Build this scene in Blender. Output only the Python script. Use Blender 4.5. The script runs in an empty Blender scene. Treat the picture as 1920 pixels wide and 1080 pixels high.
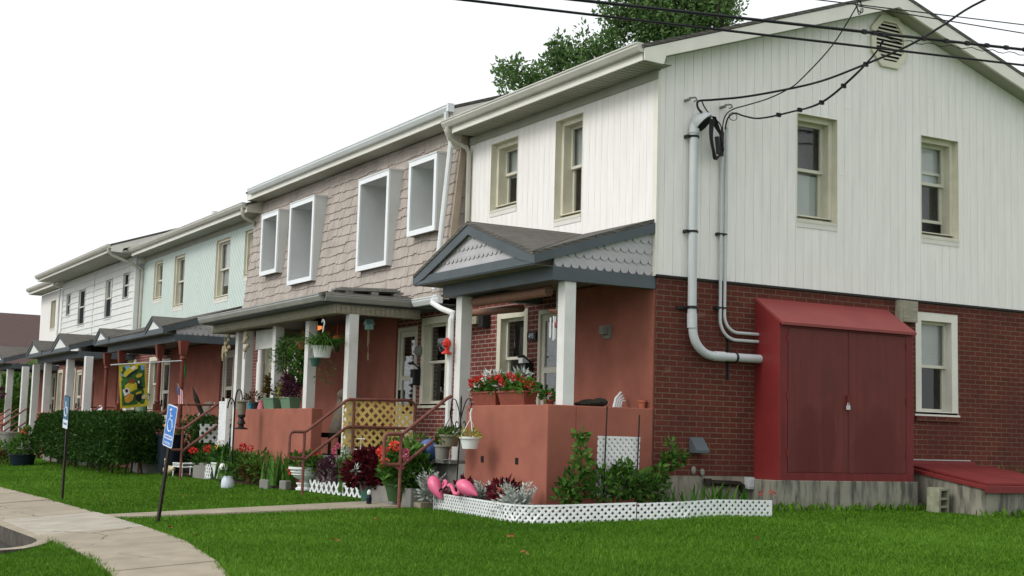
import bpy, bmesh, math, random
import numpy as np
from mathutils import Vector, Matrix
random.seed(7); RNG = np.random.default_rng(7)
S = bpy.context.scene
COL = S.collection
PI = math.pi
R = math.radians
ORG = {}

# ------------------------------------------------------------------ materials
def new_mat(name):
    m = bpy.data.materials.new(name); m.use_nodes = True
    nt = m.node_tree; nt.nodes.clear()
    o = nt.nodes.new('ShaderNodeOutputMaterial'); p = nt.nodes.new('ShaderNodeBsdfPrincipled')
    nt.links.new(p.outputs[0], o.inputs[0])
    return m, nt, p
def nd(nt, t, **kw):
    n = nt.nodes.new(t)
    for k, v in kw.items(): setattr(n, k, v)
    return n
def math_n(nt, op, a, b=None):
    n = nd(nt, 'ShaderNodeMath', operation=op)
    for i, v in enumerate((a, b)):
        if v is None: continue
        if isinstance(v, (int, float)): n.inputs[i].default_value = v
        else: nt.links.new(v, n.inputs[i])
    return n.outputs[0]
def mixc(nt, f, a, b, mode='MIX'):
    n = nd(nt, 'ShaderNodeMix', data_type='RGBA', blend_type=mode)
    for i, v in ((0, f), (6, a), (7, b)):
        if isinstance(v, (int, float)): n.inputs[i].default_value = v
        elif isinstance(v, (tuple, list)): n.inputs[i].default_value = (*v[:3], 1)
        else: nt.links.new(v, n.inputs[i])
    return n.outputs[2]
def pos(nt): return nd(nt, 'ShaderNodeNewGeometry').outputs['Position']
def noise(nt, vec, scale, detail=3, rough=.55):
    n = nd(nt, 'ShaderNodeTexNoise'); n.inputs['Scale'].default_value = scale
    n.inputs['Detail'].default_value = detail; n.inputs['Roughness'].default_value = rough
    nt.links.new(vec, n.inputs['Vector']); return n.outputs[0]
def ramp(nt, f, a, b):
    n = nd(nt, 'ShaderNodeMapRange'); n.inputs[1].default_value = a; n.inputs[2].default_value = b
    n.inputs[3].default_value = 0; n.inputs[4].default_value = 1; nt.links.new(f, n.inputs[0]); return n.outputs[0]
def bump(nt, p, h, dist=.01, strength=.6):
    b = nd(nt, 'ShaderNodeBump'); b.inputs['Distance'].default_value = dist; b.inputs['Strength'].default_value = strength
    nt.links.new(h, b.inputs['Height']); nt.links.new(b.outputs[0], p.inputs['Normal'])
def stretch(nt, v, sc):
    n = nd(nt, 'ShaderNodeMapping'); n.inputs['Scale'].default_value = sc; nt.links.new(v, n.inputs[0]); return n.outputs[0]
def simple(name, col, rough=.6, var=.14, scale=5, bmp=0, metal=0, spec=.22, fine=60, st=None):
    m, nt, p = new_mat(name)
    v = pos(nt)
    if st: v = stretch(nt, v, st)
    f = noise(nt, v, scale, 4)
    c = tuple(col)
    lo = tuple(x * (1 - 1.6 * var) for x in c); hi = tuple(min(1, x * (1 + 1.2 * var)) for x in c)
    cc = mixc(nt, ramp(nt, f, .25, .75), lo, hi)
    nt.links.new(cc, p.inputs['Base Color'])
    p.inputs['Roughness'].default_value = rough; p.inputs['Metallic'].default_value = metal
    p.inputs['Specular IOR Level'].default_value = spec
    if bmp: bump(nt, p, noise(nt, pos(nt), fine, 4), bmp)
    return m
def leafmat(name, cols, rough=.55, trans=.25):
    m, nt, p = new_mat(name)
    a = nd(nt, 'ShaderNodeAttribute', attribute_name='tint')
    r = nd(nt, 'ShaderNodeValToRGB'); nt.links.new(a.outputs['Fac'], r.inputs[0])
    el = r.color_ramp.elements
    for i, c in enumerate(cols):
        e = el[i] if i < 2 else el.new(.5)
        e.position = i / (len(cols) - 1); e.color = (*c, 1)
    el = sorted(el, key=lambda e: e.position)
    nt.links.new(r.outputs[0], p.inputs['Base Color']); p.inputs['Roughness'].default_value = rough
    p.inputs['Specular IOR Level'].default_value = .12
    t = nd(nt, 'ShaderNodeBsdfTranslucent'); nt.links.new(r.outputs[0], t.inputs[0])
    mx = nd(nt, 'ShaderNodeMixShader'); mx.inputs[0].default_value = trans
    o = [n for n in nt.nodes if n.type == 'OUTPUT_MATERIAL'][0]
    nt.links.new(p.outputs[0], mx.inputs[1]); nt.links.new(t.outputs[0], mx.inputs[2]); nt.links.new(mx.outputs[0], o.inputs[0])
    return m
def brickmat(name, c1, c2, mortar, zoff=0, bw=.212, rh=.0677, ms=.0065, mottle=.5):
    m, nt, p = new_mat(name)
    sx = nd(nt, 'ShaderNodeSeparateXYZ'); nt.links.new(pos(nt), sx.inputs[0])
    u = math_n(nt, 'ADD', sx.outputs[0], sx.outputs[1]); v = math_n(nt, 'ADD', sx.outputs[2], zoff)
    cb = nd(nt, 'ShaderNodeCombineXYZ'); nt.links.new(u, cb.inputs[0]); nt.links.new(v, cb.inputs[1])
    wob = noise(nt, pos(nt), 9, 2)
    b = nd(nt, 'ShaderNodeTexBrick'); nt.links.new(cb.outputs[0], b.inputs['Vector'])
    b.inputs['Scale'].default_value = 1; b.inputs['Mortar Size'].default_value = ms
    b.inputs['Mortar Smooth'].default_value = .25; b.inputs['Bias'].default_value = -.1
    b.inputs['Brick Width'].default_value = bw; b.inputs['Row Height'].default_value = rh
    b.inputs['Color1'].default_value = (*c1, 1); b.inputs['Color2'].default_value = (*c2, 1)
    b.inputs['Mortar'].default_value = (*mortar, 1)
    n1 = noise(nt, pos(nt), 1.3, 4); n2 = noise(nt, pos(nt), 40, 3)
    c = mixc(nt, ramp(nt, n1, .35, .7), b.outputs['Color'], mixc(nt, mottle, b.outputs['Color'], (.07, .022, .02)), 'MIX')
    c = mixc(nt, math_n(nt, 'MULTIPLY', ramp(nt, n2, .45, .75), .35), c, (.05, .02, .017))
    # patches where pale mortar is smeared or newly pointed
    n3 = noise(nt, stretch(nt, pos(nt), (1, 1, 2.5)), 2.2, 5)
    c = mixc(nt, math_n(nt, 'MULTIPLY', ramp(nt, n3, .66, .8), .3), c, (.42, .3, .24))
    nt.links.new(c, p.inputs['Base Color']); p.inputs['Roughness'].default_value = .85; p.inputs['Specular IOR Level'].default_value = .12
    h = math_n(nt, 'SUBTRACT', math_n(nt, 'MULTIPLY', n2, .3), b.outputs['Fac'])
    bump(nt, p, h, .006, .8)
    return m
def roofmat(name, cols, sc=1.0):
    m, nt, p = new_mat(name)
    sx = nd(nt, 'ShaderNodeSeparateXYZ'); nt.links.new(pos(nt), sx.inputs[0])
    cb = nd(nt, 'ShaderNodeCombineXYZ')
    nt.links.new(math_n(nt, 'ADD', sx.outputs[1], math_n(nt, 'MULTIPLY', sx.outputs[0], .31)), cb.inputs[0])
    nt.links.new(sx.outputs[2], cb.inputs[1])
    b = nd(nt, 'ShaderNodeTexBrick'); nt.links.new(cb.outputs[0], b.inputs['Vector'])
    b.inputs['Scale'].default_value = sc; b.inputs['Brick Width'].default_value = .28; b.inputs['Row Height'].default_value = .042
    b.inputs['Mortar Size'].default_value = .004; b.inputs['Bias'].default_value = 0
    b.inputs['Color1'].default_value = (*cols[0], 1); b.inputs['Color2'].default_value = (*cols[1], 1); b.inputs['Mortar'].default_value = (.02, .02, .02, 1)
    n = noise(nt, stretch(nt, pos(nt), (3, 3, 26)), 2.0, 4)
    n2 = noise(nt, pos(nt), 90, 2)
    c = mixc(nt, ramp(nt, n, .35, .65), b.outputs['Color'], cols[2])
    c = mixc(nt, math_n(nt, 'MULTIPLY', n2, .5), c, (.02, .02, .02))
    nt.links.new(c, p.inputs['Base Color']); p.inputs['Roughness'].default_value = .9
    bump(nt, p, math_n(nt, 'SUBTRACT', n2, b.outputs['Fac']), .006, .7)
    return m
def concmat(name, col, dark, streak=True, crack=False):
    m, nt, p = new_mat(name)
    a = noise(nt, stretch(nt, pos(nt), (3.2, 3.2, .55)), 2.4, 5, .6)
    b = noise(nt, pos(nt), 3, 5); f = noise(nt, pos(nt), 70, 3)
    c = mixc(nt, ramp(nt, b, .3, .7), col, tuple(x * .72 for x in col))
    if streak: c = mixc(nt, math_n(nt, 'MULTIPLY', ramp(nt, a, .47, .62), .82), c, dark)
    c = mixc(nt, math_n(nt, 'MULTIPLY', ramp(nt, f, .5, .8), .25), c, tuple(x * .5 for x in col))
    if crack:
        vo = nd(nt, 'ShaderNodeTexVoronoi', feature='DISTANCE_TO_EDGE'); vo.inputs['Scale'].default_value = .55
        wv = nd(nt, 'ShaderNodeMix', data_type='VECTOR'); wv.inputs[0].default_value = .12; nt.links.new(pos(nt), wv.inputs[4])
        nn = nd(nt, 'ShaderNodeTexNoise'); nn.inputs['Scale'].default_value = 3; nt.links.new(pos(nt), nn.inputs['Vector']); nt.links.new(nn.outputs['Color'], wv.inputs[5])
        nt.links.new(wv.outputs[1], vo.inputs['Vector'])
        ln_ = math_n(nt, 'MULTIPLY', math_n(nt, 'LESS_THAN', vo.outputs[0], .006), ramp(nt, noise(nt, pos(nt), .8, 2), .52, .56))
        c = mixc(nt, math_n(nt, 'MULTIPLY', ln_, .75), c, (.07, .06, .045))
        st_ = ramp(nt, noise(nt, pos(nt), 1.4, 5), .56, .72); c = mixc(nt, math_n(nt, 'MULTIPLY', st_, .4), c, tuple(x * .55 for x in col))
        gr_ = ramp(nt, noise(nt, pos(nt), 230, 2), .58, .7); c = mixc(nt, math_n(nt, 'MULTIPLY', gr_, .35), c, tuple(x * .4 for x in col))
    nt.links.new(c, p.inputs['Base Color']); p.inputs['Roughness'].default_value = .9
    bump(nt, p, f, .004, .6)
    return m
def glassmat():
    m, nt, p = new_mat('window_glass')
    nt.nodes.remove(p); o = [n for n in nt.nodes if n.type == 'OUTPUT_MATERIAL'][0]
    t = nd(nt, 'ShaderNodeBsdfTransparent'); t.inputs[0].default_value = (.93, .96, .96, 1)
    g = nd(nt, 'ShaderNodeBsdfGlossy'); g.inputs['Roughness'].default_value = .03
    bp = nd(nt, 'ShaderNodeBump'); bp.inputs['Distance'].default_value = .02; bp.inputs['Strength'].default_value = .05
    nt.links.new(noise(nt, pos(nt), 2.2, 2), bp.inputs['Height']); nt.links.new(bp.outputs[0], g.inputs['Normal'])
    lw = nd(nt, 'ShaderNodeLayerWeight'); lw.inputs[0].default_value = .5
    fr = math_n(nt, 'ADD', .075, math_n(nt, 'MULTIPLY', math_n(nt, 'POWER', lw.outputs['Facing'], 4.0), .85))
    mx = nd(nt, 'ShaderNodeMixShader'); nt.links.new(fr, mx.inputs[0])
    nt.links.new(t.outputs[0], mx.inputs[1]); nt.links.new(g.outputs[0], mx.inputs[2]); nt.links.new(mx.outputs[0], o.inputs[0])
    return m
M = {}
M['brick'] = brickmat('red_brick', (.145, .038, .027), (.10, .029, .021), (.19, .135, .092), zoff=-.28 + .0677 * 10)
M['brick_porch'] = brickmat('porch_brick', (.20, .052, .042), (.15, .042, .036), (.42, .33, .28), zoff=-.28 + .0677 * 10, ms=.008)
M['brick_far'] = brickmat('far_brick', (.2, .06, .05), (.17, .05, .045), (.3, .22, .18))
M['stucco'] = simple('terracotta_stucco', (.315, .112, .078), .9, .13, 2.2, .004, fine=140)
M['cream'] = simple('cream_siding', (.80, .775, .745), .55, .045, 2.5, st=(6, 6, .7))
M['cream_trim'] = simple('cream_trim', (.72, .70, .63), .45, .05, 3)
M['beige'] = simple('beige_casing', (.63, .60, .48), .5, .07, 4)
M['almond'] = simple('almond_metal', (.50, .48, .41), .4, .08, 3)
M['apron'] = simple('pale_apron', (.66, .64, .59), .4, .04, 3)
M['sash'] = simple('sash_vinyl', (.60, .585, .49), .4, .04, 4)
M['white'] = simple('white_paint', (.72, .72, .71), .5, .06, 4)
M['white_aged'] = simple('weathered_white_paint', (.66, .655, .63), .6, .06, 4, .001)
M['dormer_white'] = simple('dormer_white_vinyl', (.76, .79, .80), .35, .03, 3)
M['dormer_in'] = simple('dormer_lining', (.60, .61, .60), .5, .05, 2)
M['mint'] = simple('mint_siding', (.50, .60, .53), .5, .05, 3)
M['lap'] = simple('white_clapboard', (.68, .69, .66), .5, .04, 3)
M['shake'] = simple('tan_shake', (.40, .35, .31), .75, .13, 3.5, .003, fine=50)
M['shake_trim'] = simple('tan_corner_trim', (.36, .29, .22), .6, .08, 3)
M['slate'] = simple('slate_blue_trim', (.082, .098, .108), .5, .1, 3)
M['scallop'] = simple('grey_fish_scale', (.42, .41, .42), .6, .07, 3)
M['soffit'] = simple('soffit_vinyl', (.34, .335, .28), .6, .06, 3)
M['gutter'] = simple('gutter_metal', (.52, .51, .45), .3, .06, 3, metal=.0, spec=.5)
M['gutter_w'] = simple('bright_gutter', (.68, .71, .71), .25, .04, 3, spec=.5)
M['gutter_d'] = simple('grey_gutter', (.30, .30, .28), .4, .12, 3, spec=.5)
M['wood'] = simple('weathered_board', (.30, .275, .21), .8, .22, 5, st=(1, 6, 6))
M['plank'] = simple('grey_plank', (.25, .24, .22), .85, .3, 9, st=(2, 8, 8))
M['ceil'] = simple('porch_ceiling', (.20, .185, .15), .8, .15, 3)
M['roof'] = roofmat('asphalt_shingle', ((.15, .135, .11), (.20, .175, .14), (.085, .08, .072)))
M['roof_far'] = roofmat('brown_shingle', ((.15, .085, .072), (.13, .072, .062), (.11, .064, .058)))
M['concrete'] = concmat('stained_concrete', (.30, .285, .225), (.045, .045, .04))
M['found'] = concmat('foundation_concrete', (.30, .27, .215), (.12, .11, .085), True)
M['walk'] = concmat('sidewalk_concrete', (.36, .305, .225), (.3, .26, .2), False, True)
M['walk_new'] = concmat('new_slab_concrete', (.43, .39, .32), (.3, .26, .2), False, True)
M['asphalt'] = simple('asphalt', (.05, .047, .045), .9, .25, 8, .01, fine=60)
M['soil'] = simple('garden_soil', (.05, .032, .02), .95, .4, 12, .02, fine=40)
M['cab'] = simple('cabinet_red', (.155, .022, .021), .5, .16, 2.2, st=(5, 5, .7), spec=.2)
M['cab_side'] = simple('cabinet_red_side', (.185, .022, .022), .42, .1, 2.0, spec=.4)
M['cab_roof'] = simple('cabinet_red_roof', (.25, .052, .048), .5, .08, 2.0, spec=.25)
M['bulk'] = simple('bulkhead_red', (.19, .03, .028), .5, .12, 2.5, spec=.2)
M['pipe'] = simple('grey_conduit', (.52, .54, .55), .4, .05, 3)
M['clamp'] = simple('dark_clamp', (.02, .02, .02), .5, .1)
M['black'] = simple('black_metal', (.012, .012, .013), .5, .2)
M['cable'] = simple('black_cable', (.012, .012, .014), .5, .1)
M['rail'] = simple('rust_brown_rail', (.20, .075, .058), .5, .2, 12)
M['brown_post'] = simple('red_brown_post', (.17, .045, .032), .6, .15, 8)
M['postdark'] = simple('dark_sign_post', (.022, .014, .012), .5, .4, 20)
M['signblue'] = simple('sign_blue', (.03, .17, .52), .4, .1, 20)
M['signwhite'] = simple('sign_white', (.62, .68, .76), .4, .05, 20)
M['signteal'] = simple('sign_teal', (.03, .12, .22), .4, .15, 20)
M['glass'] = glassmat()
M['dark_in'] = simple('dark_interior', (.012, .012, .014), .9, .2)  # near-black: darkness of unlit rooms and hollows put into the colour; also screens
M['blind'] = simple('venetian_blind', (.66, .67, .66), .6, .03)
M['room_backing'] = simple('grey_curtain', (.26, .25, .24), .9, .2, 10, st=(14, 14, 1))
M['door'] = simple('cream_door', (.58, .55, .45), .5, .05, 3)
M['pot_terra'] = simple('terracotta_pot', (.22, .06, .038), .7, .1, 10)
M['pot_orange'] = simple('orange_terracotta', (.42, .13, .075), .7, .08, 10)
M['pot_green'] = simple('green_pot', (.055, .145, .11), .45, .1, 6)
M['pot_dgreen'] = simple('dark_green_pot', (.035, .075, .025), .5, .2, 6)
M['pot_white'] = simple('white_pot', (.72, .74, .73), .4, .05, 8)
M['pot_grey'] = simple('grey_pot', (.20, .18, .13), .6, .15, 8)
M['planter_green'] = simple('green_planter', (.13, .22, .14), .5, .1, 6)
M['pink'] = simple('flamingo_pink', (.70, .13, .25), .38, .06, 12, spec=.5)
M['yellow'] = simple('yellow_lattice_paint', (.88, .65, .22), .55, .12, 5)
M['lattice_white'] = simple('white_lattice', (.72, .74, .74), .45, .06, 6)
M['bamboo'] = simple('brown_roller_shade', (.22, .115, .075), .7, .18, 6, st=(1, 4, 8))
M['red'] = simple('bright_red', (.55, .035, .025), .4, .1, 10)
M['leaf_mix'] = leafmat('shrub_leaf', ((.026, .068, .012), (.062, .15, .022), (.13, .24, .045)))
M['leaf_hedge'] = leafmat('hedge_leaf', ((.012, .034, .006), (.030, .078, .013), (.075, .160, .028)))
M['leaf_tree'] = leafmat('tree_leaf', ((.05, .10, .03), (.11, .20, .06), (.19, .29, .11)))
M['leaf_fern'] = leafmat('fern_leaf', ((.026, .078, .014), (.065, .17, .026), (.13, .26, .045)))
M['leaf_silver'] = leafmat('silver_leaf', ((.26, .29, .25), (.42, .46, .42), (.62, .66, .62)), trans=.1)
M['leaf_red'] = leafmat('dark_red_leaf', ((.035, .004, .008), (.085, .010, .016), (.16, .02, .03)))
M['leaf_purple'] = leafmat('purple_leaf', ((.05, .015, .03), (.09, .03, .05), (.15, .06, .09)))
M['leaf_brown'] = leafmat('bronze_leaf', ((.02, .022, .008), (.07, .045, .012), (.16, .09, .02)))
M['leaf_yel'] = leafmat('yellow_green_leaf', ((.18, .2, .02), (.34, .34, .05), (.45, .42, .08)))
M['flower_red'] = leafmat('red_petal', ((.40, .012, .014), (.62, .03, .028), (.75, .07, .05)), trans=.15)
M['flower_coral'] = leafmat('coral_petal', ((.65, .045, .03), (.82, .10, .07), (.88, .16, .13)), trans=.15)
M['flower_pink'] = leafmat('pink_petal', ((.65, .06, .2), (.8, .15, .3), (.85, .3, .4)), trans=.15)
M['flower_white'] = leafmat('white_petal', ((.6, .6, .55), (.75, .75, .7), (.85, .85, .8)), trans=.15)
M['flower_yel'] = leafmat('yellow_petal', ((.6, .42, .03), (.75, .55, .05), (.8, .65, .1)), trans=.15)
M['grass'] = leafmat('grass_blade', ((.038, .098, .006), (.085, .205, .012), (.165, .32, .035)), trans=.3)
M['bark'] = simple('bark', (.06, .045, .032), .9, .3, 20, .02)
M['stone'] = concmat('grey_stone', (.24, .235, .21), (.1, .1, .09), False)
M['cinder'] = simple('mossy_concrete_block', (.28, .285, .20), .95, .25, 9, .006, fine=60)
M['drywood'] = simple('dried_gourd_cane', (.38, .32, .2), .8, .2, 20)
M['dkcloth'] = simple('dark_cloth', (.03, .026, .02), .9, .3, 14)
M['flowercloth'] = None
M['plastic_w'] = simple('white_plastic', (.75, .76, .76), .35, .03, 8)
M['teal'] = simple('teal_plastic', (.03, .22, .30), .4, .1, 8)
M['navy'] = simple('navy_plastic', (.009, .016, .026), .4, .15, 8)
M['blue'] = simple('blue_enamel', (.05, .10, .28), .3, .15, 8, spec=.6)
M['cup_pink'] = simple('pink_cup', (.48, .16, .18), .5, .06, 8)
M['fowl'] = simple('goose_cream', (.50, .42, .27), .7, .18, 14)
M['flagwhite'] = simple('flag_white', (.6, .56, .56), .8, .1, 20)
M['flagred'] = simple('flag_red', (.38, .05, .06), .8, .1, 20)
M['flagblue'] = simple('flag_blue', (.06, .08, .2), .8, .1, 20)
M['ban_yel'] = simple('banner_yellow', (.50, .40, .035), .8, .1, 20)
M['ban_green'] = simple('banner_green', (.04, .12, .03), .8, .35, 14)
M['ban_sky'] = simple('banner_sky', (.22, .38, .6), .8, .2, 14)
M['ban_org'] = simple('banner_orange', (.55, .27, .04), .8, .1, 20)
M['ban_blk'] = simple('banner_black', (.015, .015, .018), .8, .1, 20)
M['ban_brown'] = simple('banner_brown', (.16, .05, .02), .8, .1, 20)
M['dead'] = leafmat('fallen_leaf', ((.18, .07, .02), (.28, .12, .04), (.33, .18, .07)), trans=.1)
m, nt, p = new_mat('floral_cushion'); n_ = noise(nt, pos(nt), 26, 3)
nt.links.new(mixc(nt, ramp(nt, n_, .45, .55), (.17, .15, .13), mixc(nt, ramp(nt, noise(nt, pos(nt), 14), .45, .6), (.10, .11, .06), (.24, .12, .08))), p.inputs['Base Color']); p.inputs['Roughness'].default_value = .9
M['flowercloth'] = m
# mint chevron grooves: diagonal tongue-and-groove boards meeting at the party line
m, nt, p = new_mat('mint_chevron_boards')
sx = nd(nt, 'ShaderNodeSeparateXYZ'); nt.links.new(pos(nt), sx.inputs[0])
ab = math_n(nt, 'ABSOLUTE', math_n(nt, 'SUBTRACT', sx.outputs[1], 19.15))
dg = math_n(nt, 'ADD', math_n(nt, 'MULTIPLY', ab, .707), math_n(nt, 'MULTIPLY', sx.outputs[2], .707))
fr = math_n(nt, 'FRACT', math_n(nt, 'DIVIDE', dg, .125))
gr = math_n(nt, 'LESS_THAN', fr, .16)
col = mixc(nt, ramp(nt, noise(nt, pos(nt), 2.5), .3, .7), (.50, .595, .545), (.56, .65, .60))
nt.links.new(mixc(nt, gr, col, (.36, .44, .40)), p.inputs['Base Color']); p.inputs['Roughness'].default_value = .5
bump(nt, p, math_n(nt, 'SUBTRACT', 1.0, gr), .01, .8)
M['mint_chev'] = m

# ------------------------------------------------------------------ mesh building
class MB:
    def __init__(s): s.v = []; s.f = []; s.mi = []; s.cur = 0
    def quad(s, *pts):
        n = len(s.v); s.v += [tuple(p) for p in pts]; s.f.append(tuple(range(n, n + len(pts)))); s.mi.append(s.cur)
    poly = quad
    def box(s, x0, x1, y0, y1, z0, z1):
        s.hexa([(x0, y0, z0), (x1, y0, z0), (x1, y1, z0), (x0, y1, z0), (x0, y0, z1), (x1, y0, z1), (x1, y1, z1), (x0, y1, z1)])
        return s
    def hexa(s, c):
        n = len(s.v); s.v += [tuple(p) for p in c]
        for f in ((0, 3, 2, 1), (4, 5, 6, 7), (0, 1, 5, 4), (1, 2, 6, 5), (2, 3, 7, 6), (3, 0, 4, 7)):
            s.f.append(tuple(n + i for i in f)); s.mi.append(s.cur)
    def obox(s, c, sx, sy, sz, mat):
        c = Vector(c); mat = mat.to_3x3()
        s.hexa([c + mat @ Vector((a * sx / 2, b * sy / 2, d * sz / 2)) for d in (-1, 1) for a, b in ((-1, -1), (1, -1), (1, 1), (-1, 1))])
        return s
    def prism(s, pts, off):
        """closed polygon (3D points) pushed by the vector off"""
        n = len(s.v); k = len(pts); off = Vector(off)
        s.v += [tuple(p) for p in pts] + [tuple(Vector(p) + off) for p in pts]
        s.f.append(tuple(n + i for i in range(k))[::-1]); s.f.append(tuple(n + k + i for i in range(k))); s.mi += [s.cur] * 2
        for i in range(k):
            j = (i + 1) % k; s.f.append((n + i, n + j, n + k + j, n + k + i)); s.mi.append(s.cur)
        return s
    def tube(s, pts, r, n=8, caps=True):
        pts = [Vector(p) for p in pts]; k = len(pts)
        rs = r if isinstance(r, (list, tuple)) else [r] * k
        b = len(s.v); prev = None
        for i, p in enumerate(pts):
            t = (pts[min(i + 1, k - 1)] - pts[max(i - 1, 0)]).normalized()
            if prev is None:
                a = Vector((0, 0, 1)) if abs(t.z) < .9 else Vector((1, 0, 0))
                u = t.cross(a).normalized()
            else: u = (prev - t * prev.dot(t)).normalized()
            prev = u; w = t.cross(u)
            for j in range(n):
                an = 2 * PI * j / n; s.v.append(tuple(p + (u * math.cos(an) + w * math.sin(an)) * rs[i]))
        for i in range(k - 1):
            for j in range(n):
                q = (j + 1) % n; s.f.append((b + i * n + j, b + i * n + q, b + (i + 1) * n + q, b + (i + 1) * n + j)); s.mi.append(s.cur)
        if caps:
            s.f.append(tuple(b + j for j in range(n))[::-1]); s.f.append(tuple(b + (k - 1) * n + j for j in range(n))); s.mi += [s.cur] * 2
        return s
    def lathe(s, c, prof, n=20, sx=1, sy=1, rot=0, shape=None):
        """prof: (radius, z) pairs about the vertical through c"""
        b = len(s.v); k = len(prof)
        for r, z in prof:
            for j in range(n):
                a = 2 * PI * j / n + rot; s.v.append((c[0] + r * sx * math.cos(a), c[1] + r * sy * math.sin(a), c[2] + z))
        for i in range(k - 1):
            for j in range(n):
                q = (j + 1) % n; s.f.append((b + i * n + j, b + i * n + q, b + (i + 1) * n + q, b + (i + 1) * n + j)); s.mi.append(s.cur)
        if prof[0][0] > 1e-4: s.f.append(tuple(b + j for j in range(n))[::-1]); s.mi.append(s.cur)
        if prof[-1][0] > 1e-4: s.f.append(tuple(b + (k - 1) * n + j for j in range(n))); s.mi.append(s.cur)
        return s
    def blob(s, c, rx, ry, rz, n=14, m=8, rotm=None):
        b = len(s.v)
        for i in range(m + 1):
            th = PI * i / m
            for j in range(n):
                a = 2 * PI * j / n; q = Vector((rx * math.sin(th) * math.cos(a), ry * math.sin(th) * math.sin(a), rz * math.cos(th)))
                if rotm: q = rotm @ q
                s.v.append(tuple(Vector(c) + q))
        for i in range(m):
            for j in range(n):
                q = (j + 1) % n; s.f.append((b + i * n + j, b + (i + 1) * n + j, b + (i + 1) * n + q, b + i * n + q)); s.mi.append(s.cur)
        return s
    def build(s, name, mat, parent=None, smooth=False, bevel=0, kind=None):
        o0 = ORG.get(parent, Vector((0, 0, 0)))
        me = bpy.data.meshes.new(name)
        me.from_pydata([tuple(Vector(p) - o0) for p in s.v], [], s.f)
        mats = mat if isinstance(mat, (list, tuple)) else [mat]
        for q in mats: me.materials.append(q)
        if len(mats) > 1: me.polygons.foreach_set('material_index', s.mi)
        bm = bmesh.new(); bm.from_mesh(me)
        bmesh.ops.recalc_face_normals(bm, faces=bm.faces)
        bm.to_mesh(me); bm.free()
        if smooth:
            me.polygons.foreach_set('use_smooth', [True] * len(me.polygons))
            try: me.set_sharp_from_angle(angle=R(38))
            except Exception: pass
        o = bpy.data.objects.new(name, me); COL.objects.link(o)
        if parent: o.parent = parent
        ORG[o] = o0
        if bevel:
            b = o.modifiers.new('bevel', 'BEVEL'); b.width = bevel; b.segments = 2; b.limit_method = 'ANGLE'
        if kind: o['kind'] = kind
        return o
def tag(o, label, cat, group=None, kind=None):
    o['label'] = label; o['category'] = cat
    if group: o['group'] = group
    if kind: o['kind'] = kind
    return o
def thing(name, label, cat, loc, group=None):
    o = bpy.data.objects.new(name, None); COL.objects.link(o); o.location = loc; o.empty_display_size = .2
    ORG[o] = Vector(loc); return tag(o, label, cat, group)
def raw_mesh(name, verts, quads, mat, parent, tint=None, smooth=False):
    """fast numpy mesh; quads (n,k)"""
    o0 = np.array(ORG.get(parent, (0, 0, 0)), dtype=np.float32)
    me = bpy.data.meshes.new(name); verts = (verts.astype(np.float32) - o0)
    n, k = quads.shape
    me.vertices.add(len(verts)); me.vertices.foreach_set('co', verts.ravel())
    me.loops.add(n * k); me.loops.foreach_set('vertex_index', quads.astype(np.int32).ravel())
    me.polygons.add(n); me.polygons.foreach_set('loop_start', np.arange(0, n * k, k, dtype=np.int32))
    me.update(calc_edges=True)
    if tint is not None:
        a = me.attributes.new('tint', 'FLOAT', 'POINT'); a.data.foreach_set('value', tint.astype(np.float32))
    me.materials.append(mat)
    o = bpy.data.objects.new(name, me); COL.objects.link(o)
    if parent: o.parent = parent
    ORG[o] = ORG.get(parent, Vector((0, 0, 0)))
    return o
def unit(a): return a / np.maximum(np.linalg.norm(a, axis=1, keepdims=True), 1e-6)
def leaves(name, mat, parent, P, D, L, W=.5, tint=None, fold=.15, lay=None):
    """one rhombic folded leaf per point: P base points, D growth directions, L lengths"""
    n = len(P); D = unit(D); rnd = RNG.normal(size=(n, 3))
    if lay is not None: rnd = rnd * .6 + np.array(lay)
    side = unit(np.cross(D, rnd)); nrm = np.cross(side, D); L = np.broadcast_to(np.asarray(L, dtype=float), (n,))[:, None]
    base = P; tip = P + D * L; mid = P + D * L * .45
    a = mid + side * L * W * .5 + nrm * L * fold; b = mid - side * L * W * .5 + nrm * L * fold
    v = np.stack([base, a, tip, b], 1).reshape(-1, 3)
    q = np.arange(4 * n).reshape(n, 4)
    q = np.concatenate([q[:, [0, 1, 2]], q[:, [0, 2, 3]]])
    if tint is None: tint = RNG.random(n)
    return raw_mesh(name, v, q, mat, parent, np.repeat(np.clip(tint, 0, 1), 4))
def ell(n, c, r, shell=.55):
    d = unit(RNG.normal(size=(n, 3))); rad = (shell + (1 - shell) * RNG.random((n, 1)) ** .7)
    return np.array(c) + d * rad * np.array(r), d
def bush(name, mat, parent, blobs, n, L, W=.55, up=.4, shell=.4, jit=.5):
    """foliage of many leaves spread through several lumps (centre, radii)"""
    vol = np.array([b[1][0] * b[1][1] + b[1][1] * b[1][2] + b[1][0] * b[1][2] for b in blobs]); vol = vol / vol.sum()
    P = []; D = []; T = []
    for (c, r), w in zip(blobs, vol):
        k = max(6, int(n * w)); p, d = ell(k, c, r, shell); P.append(p)
        D.append(d + RNG.normal(size=(k, 3)) * jit + np.array([0, 0, up])); T.append(RNG.normal(.45 + RNG.normal() * .12, .22, k))
    P = np.concatenate(P); D = np.concatenate(D); T = np.concatenate(T)
    return leaves(name, mat, parent, P, D, L * (.6 + .8 * RNG.random(len(P))), W, T)
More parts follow.
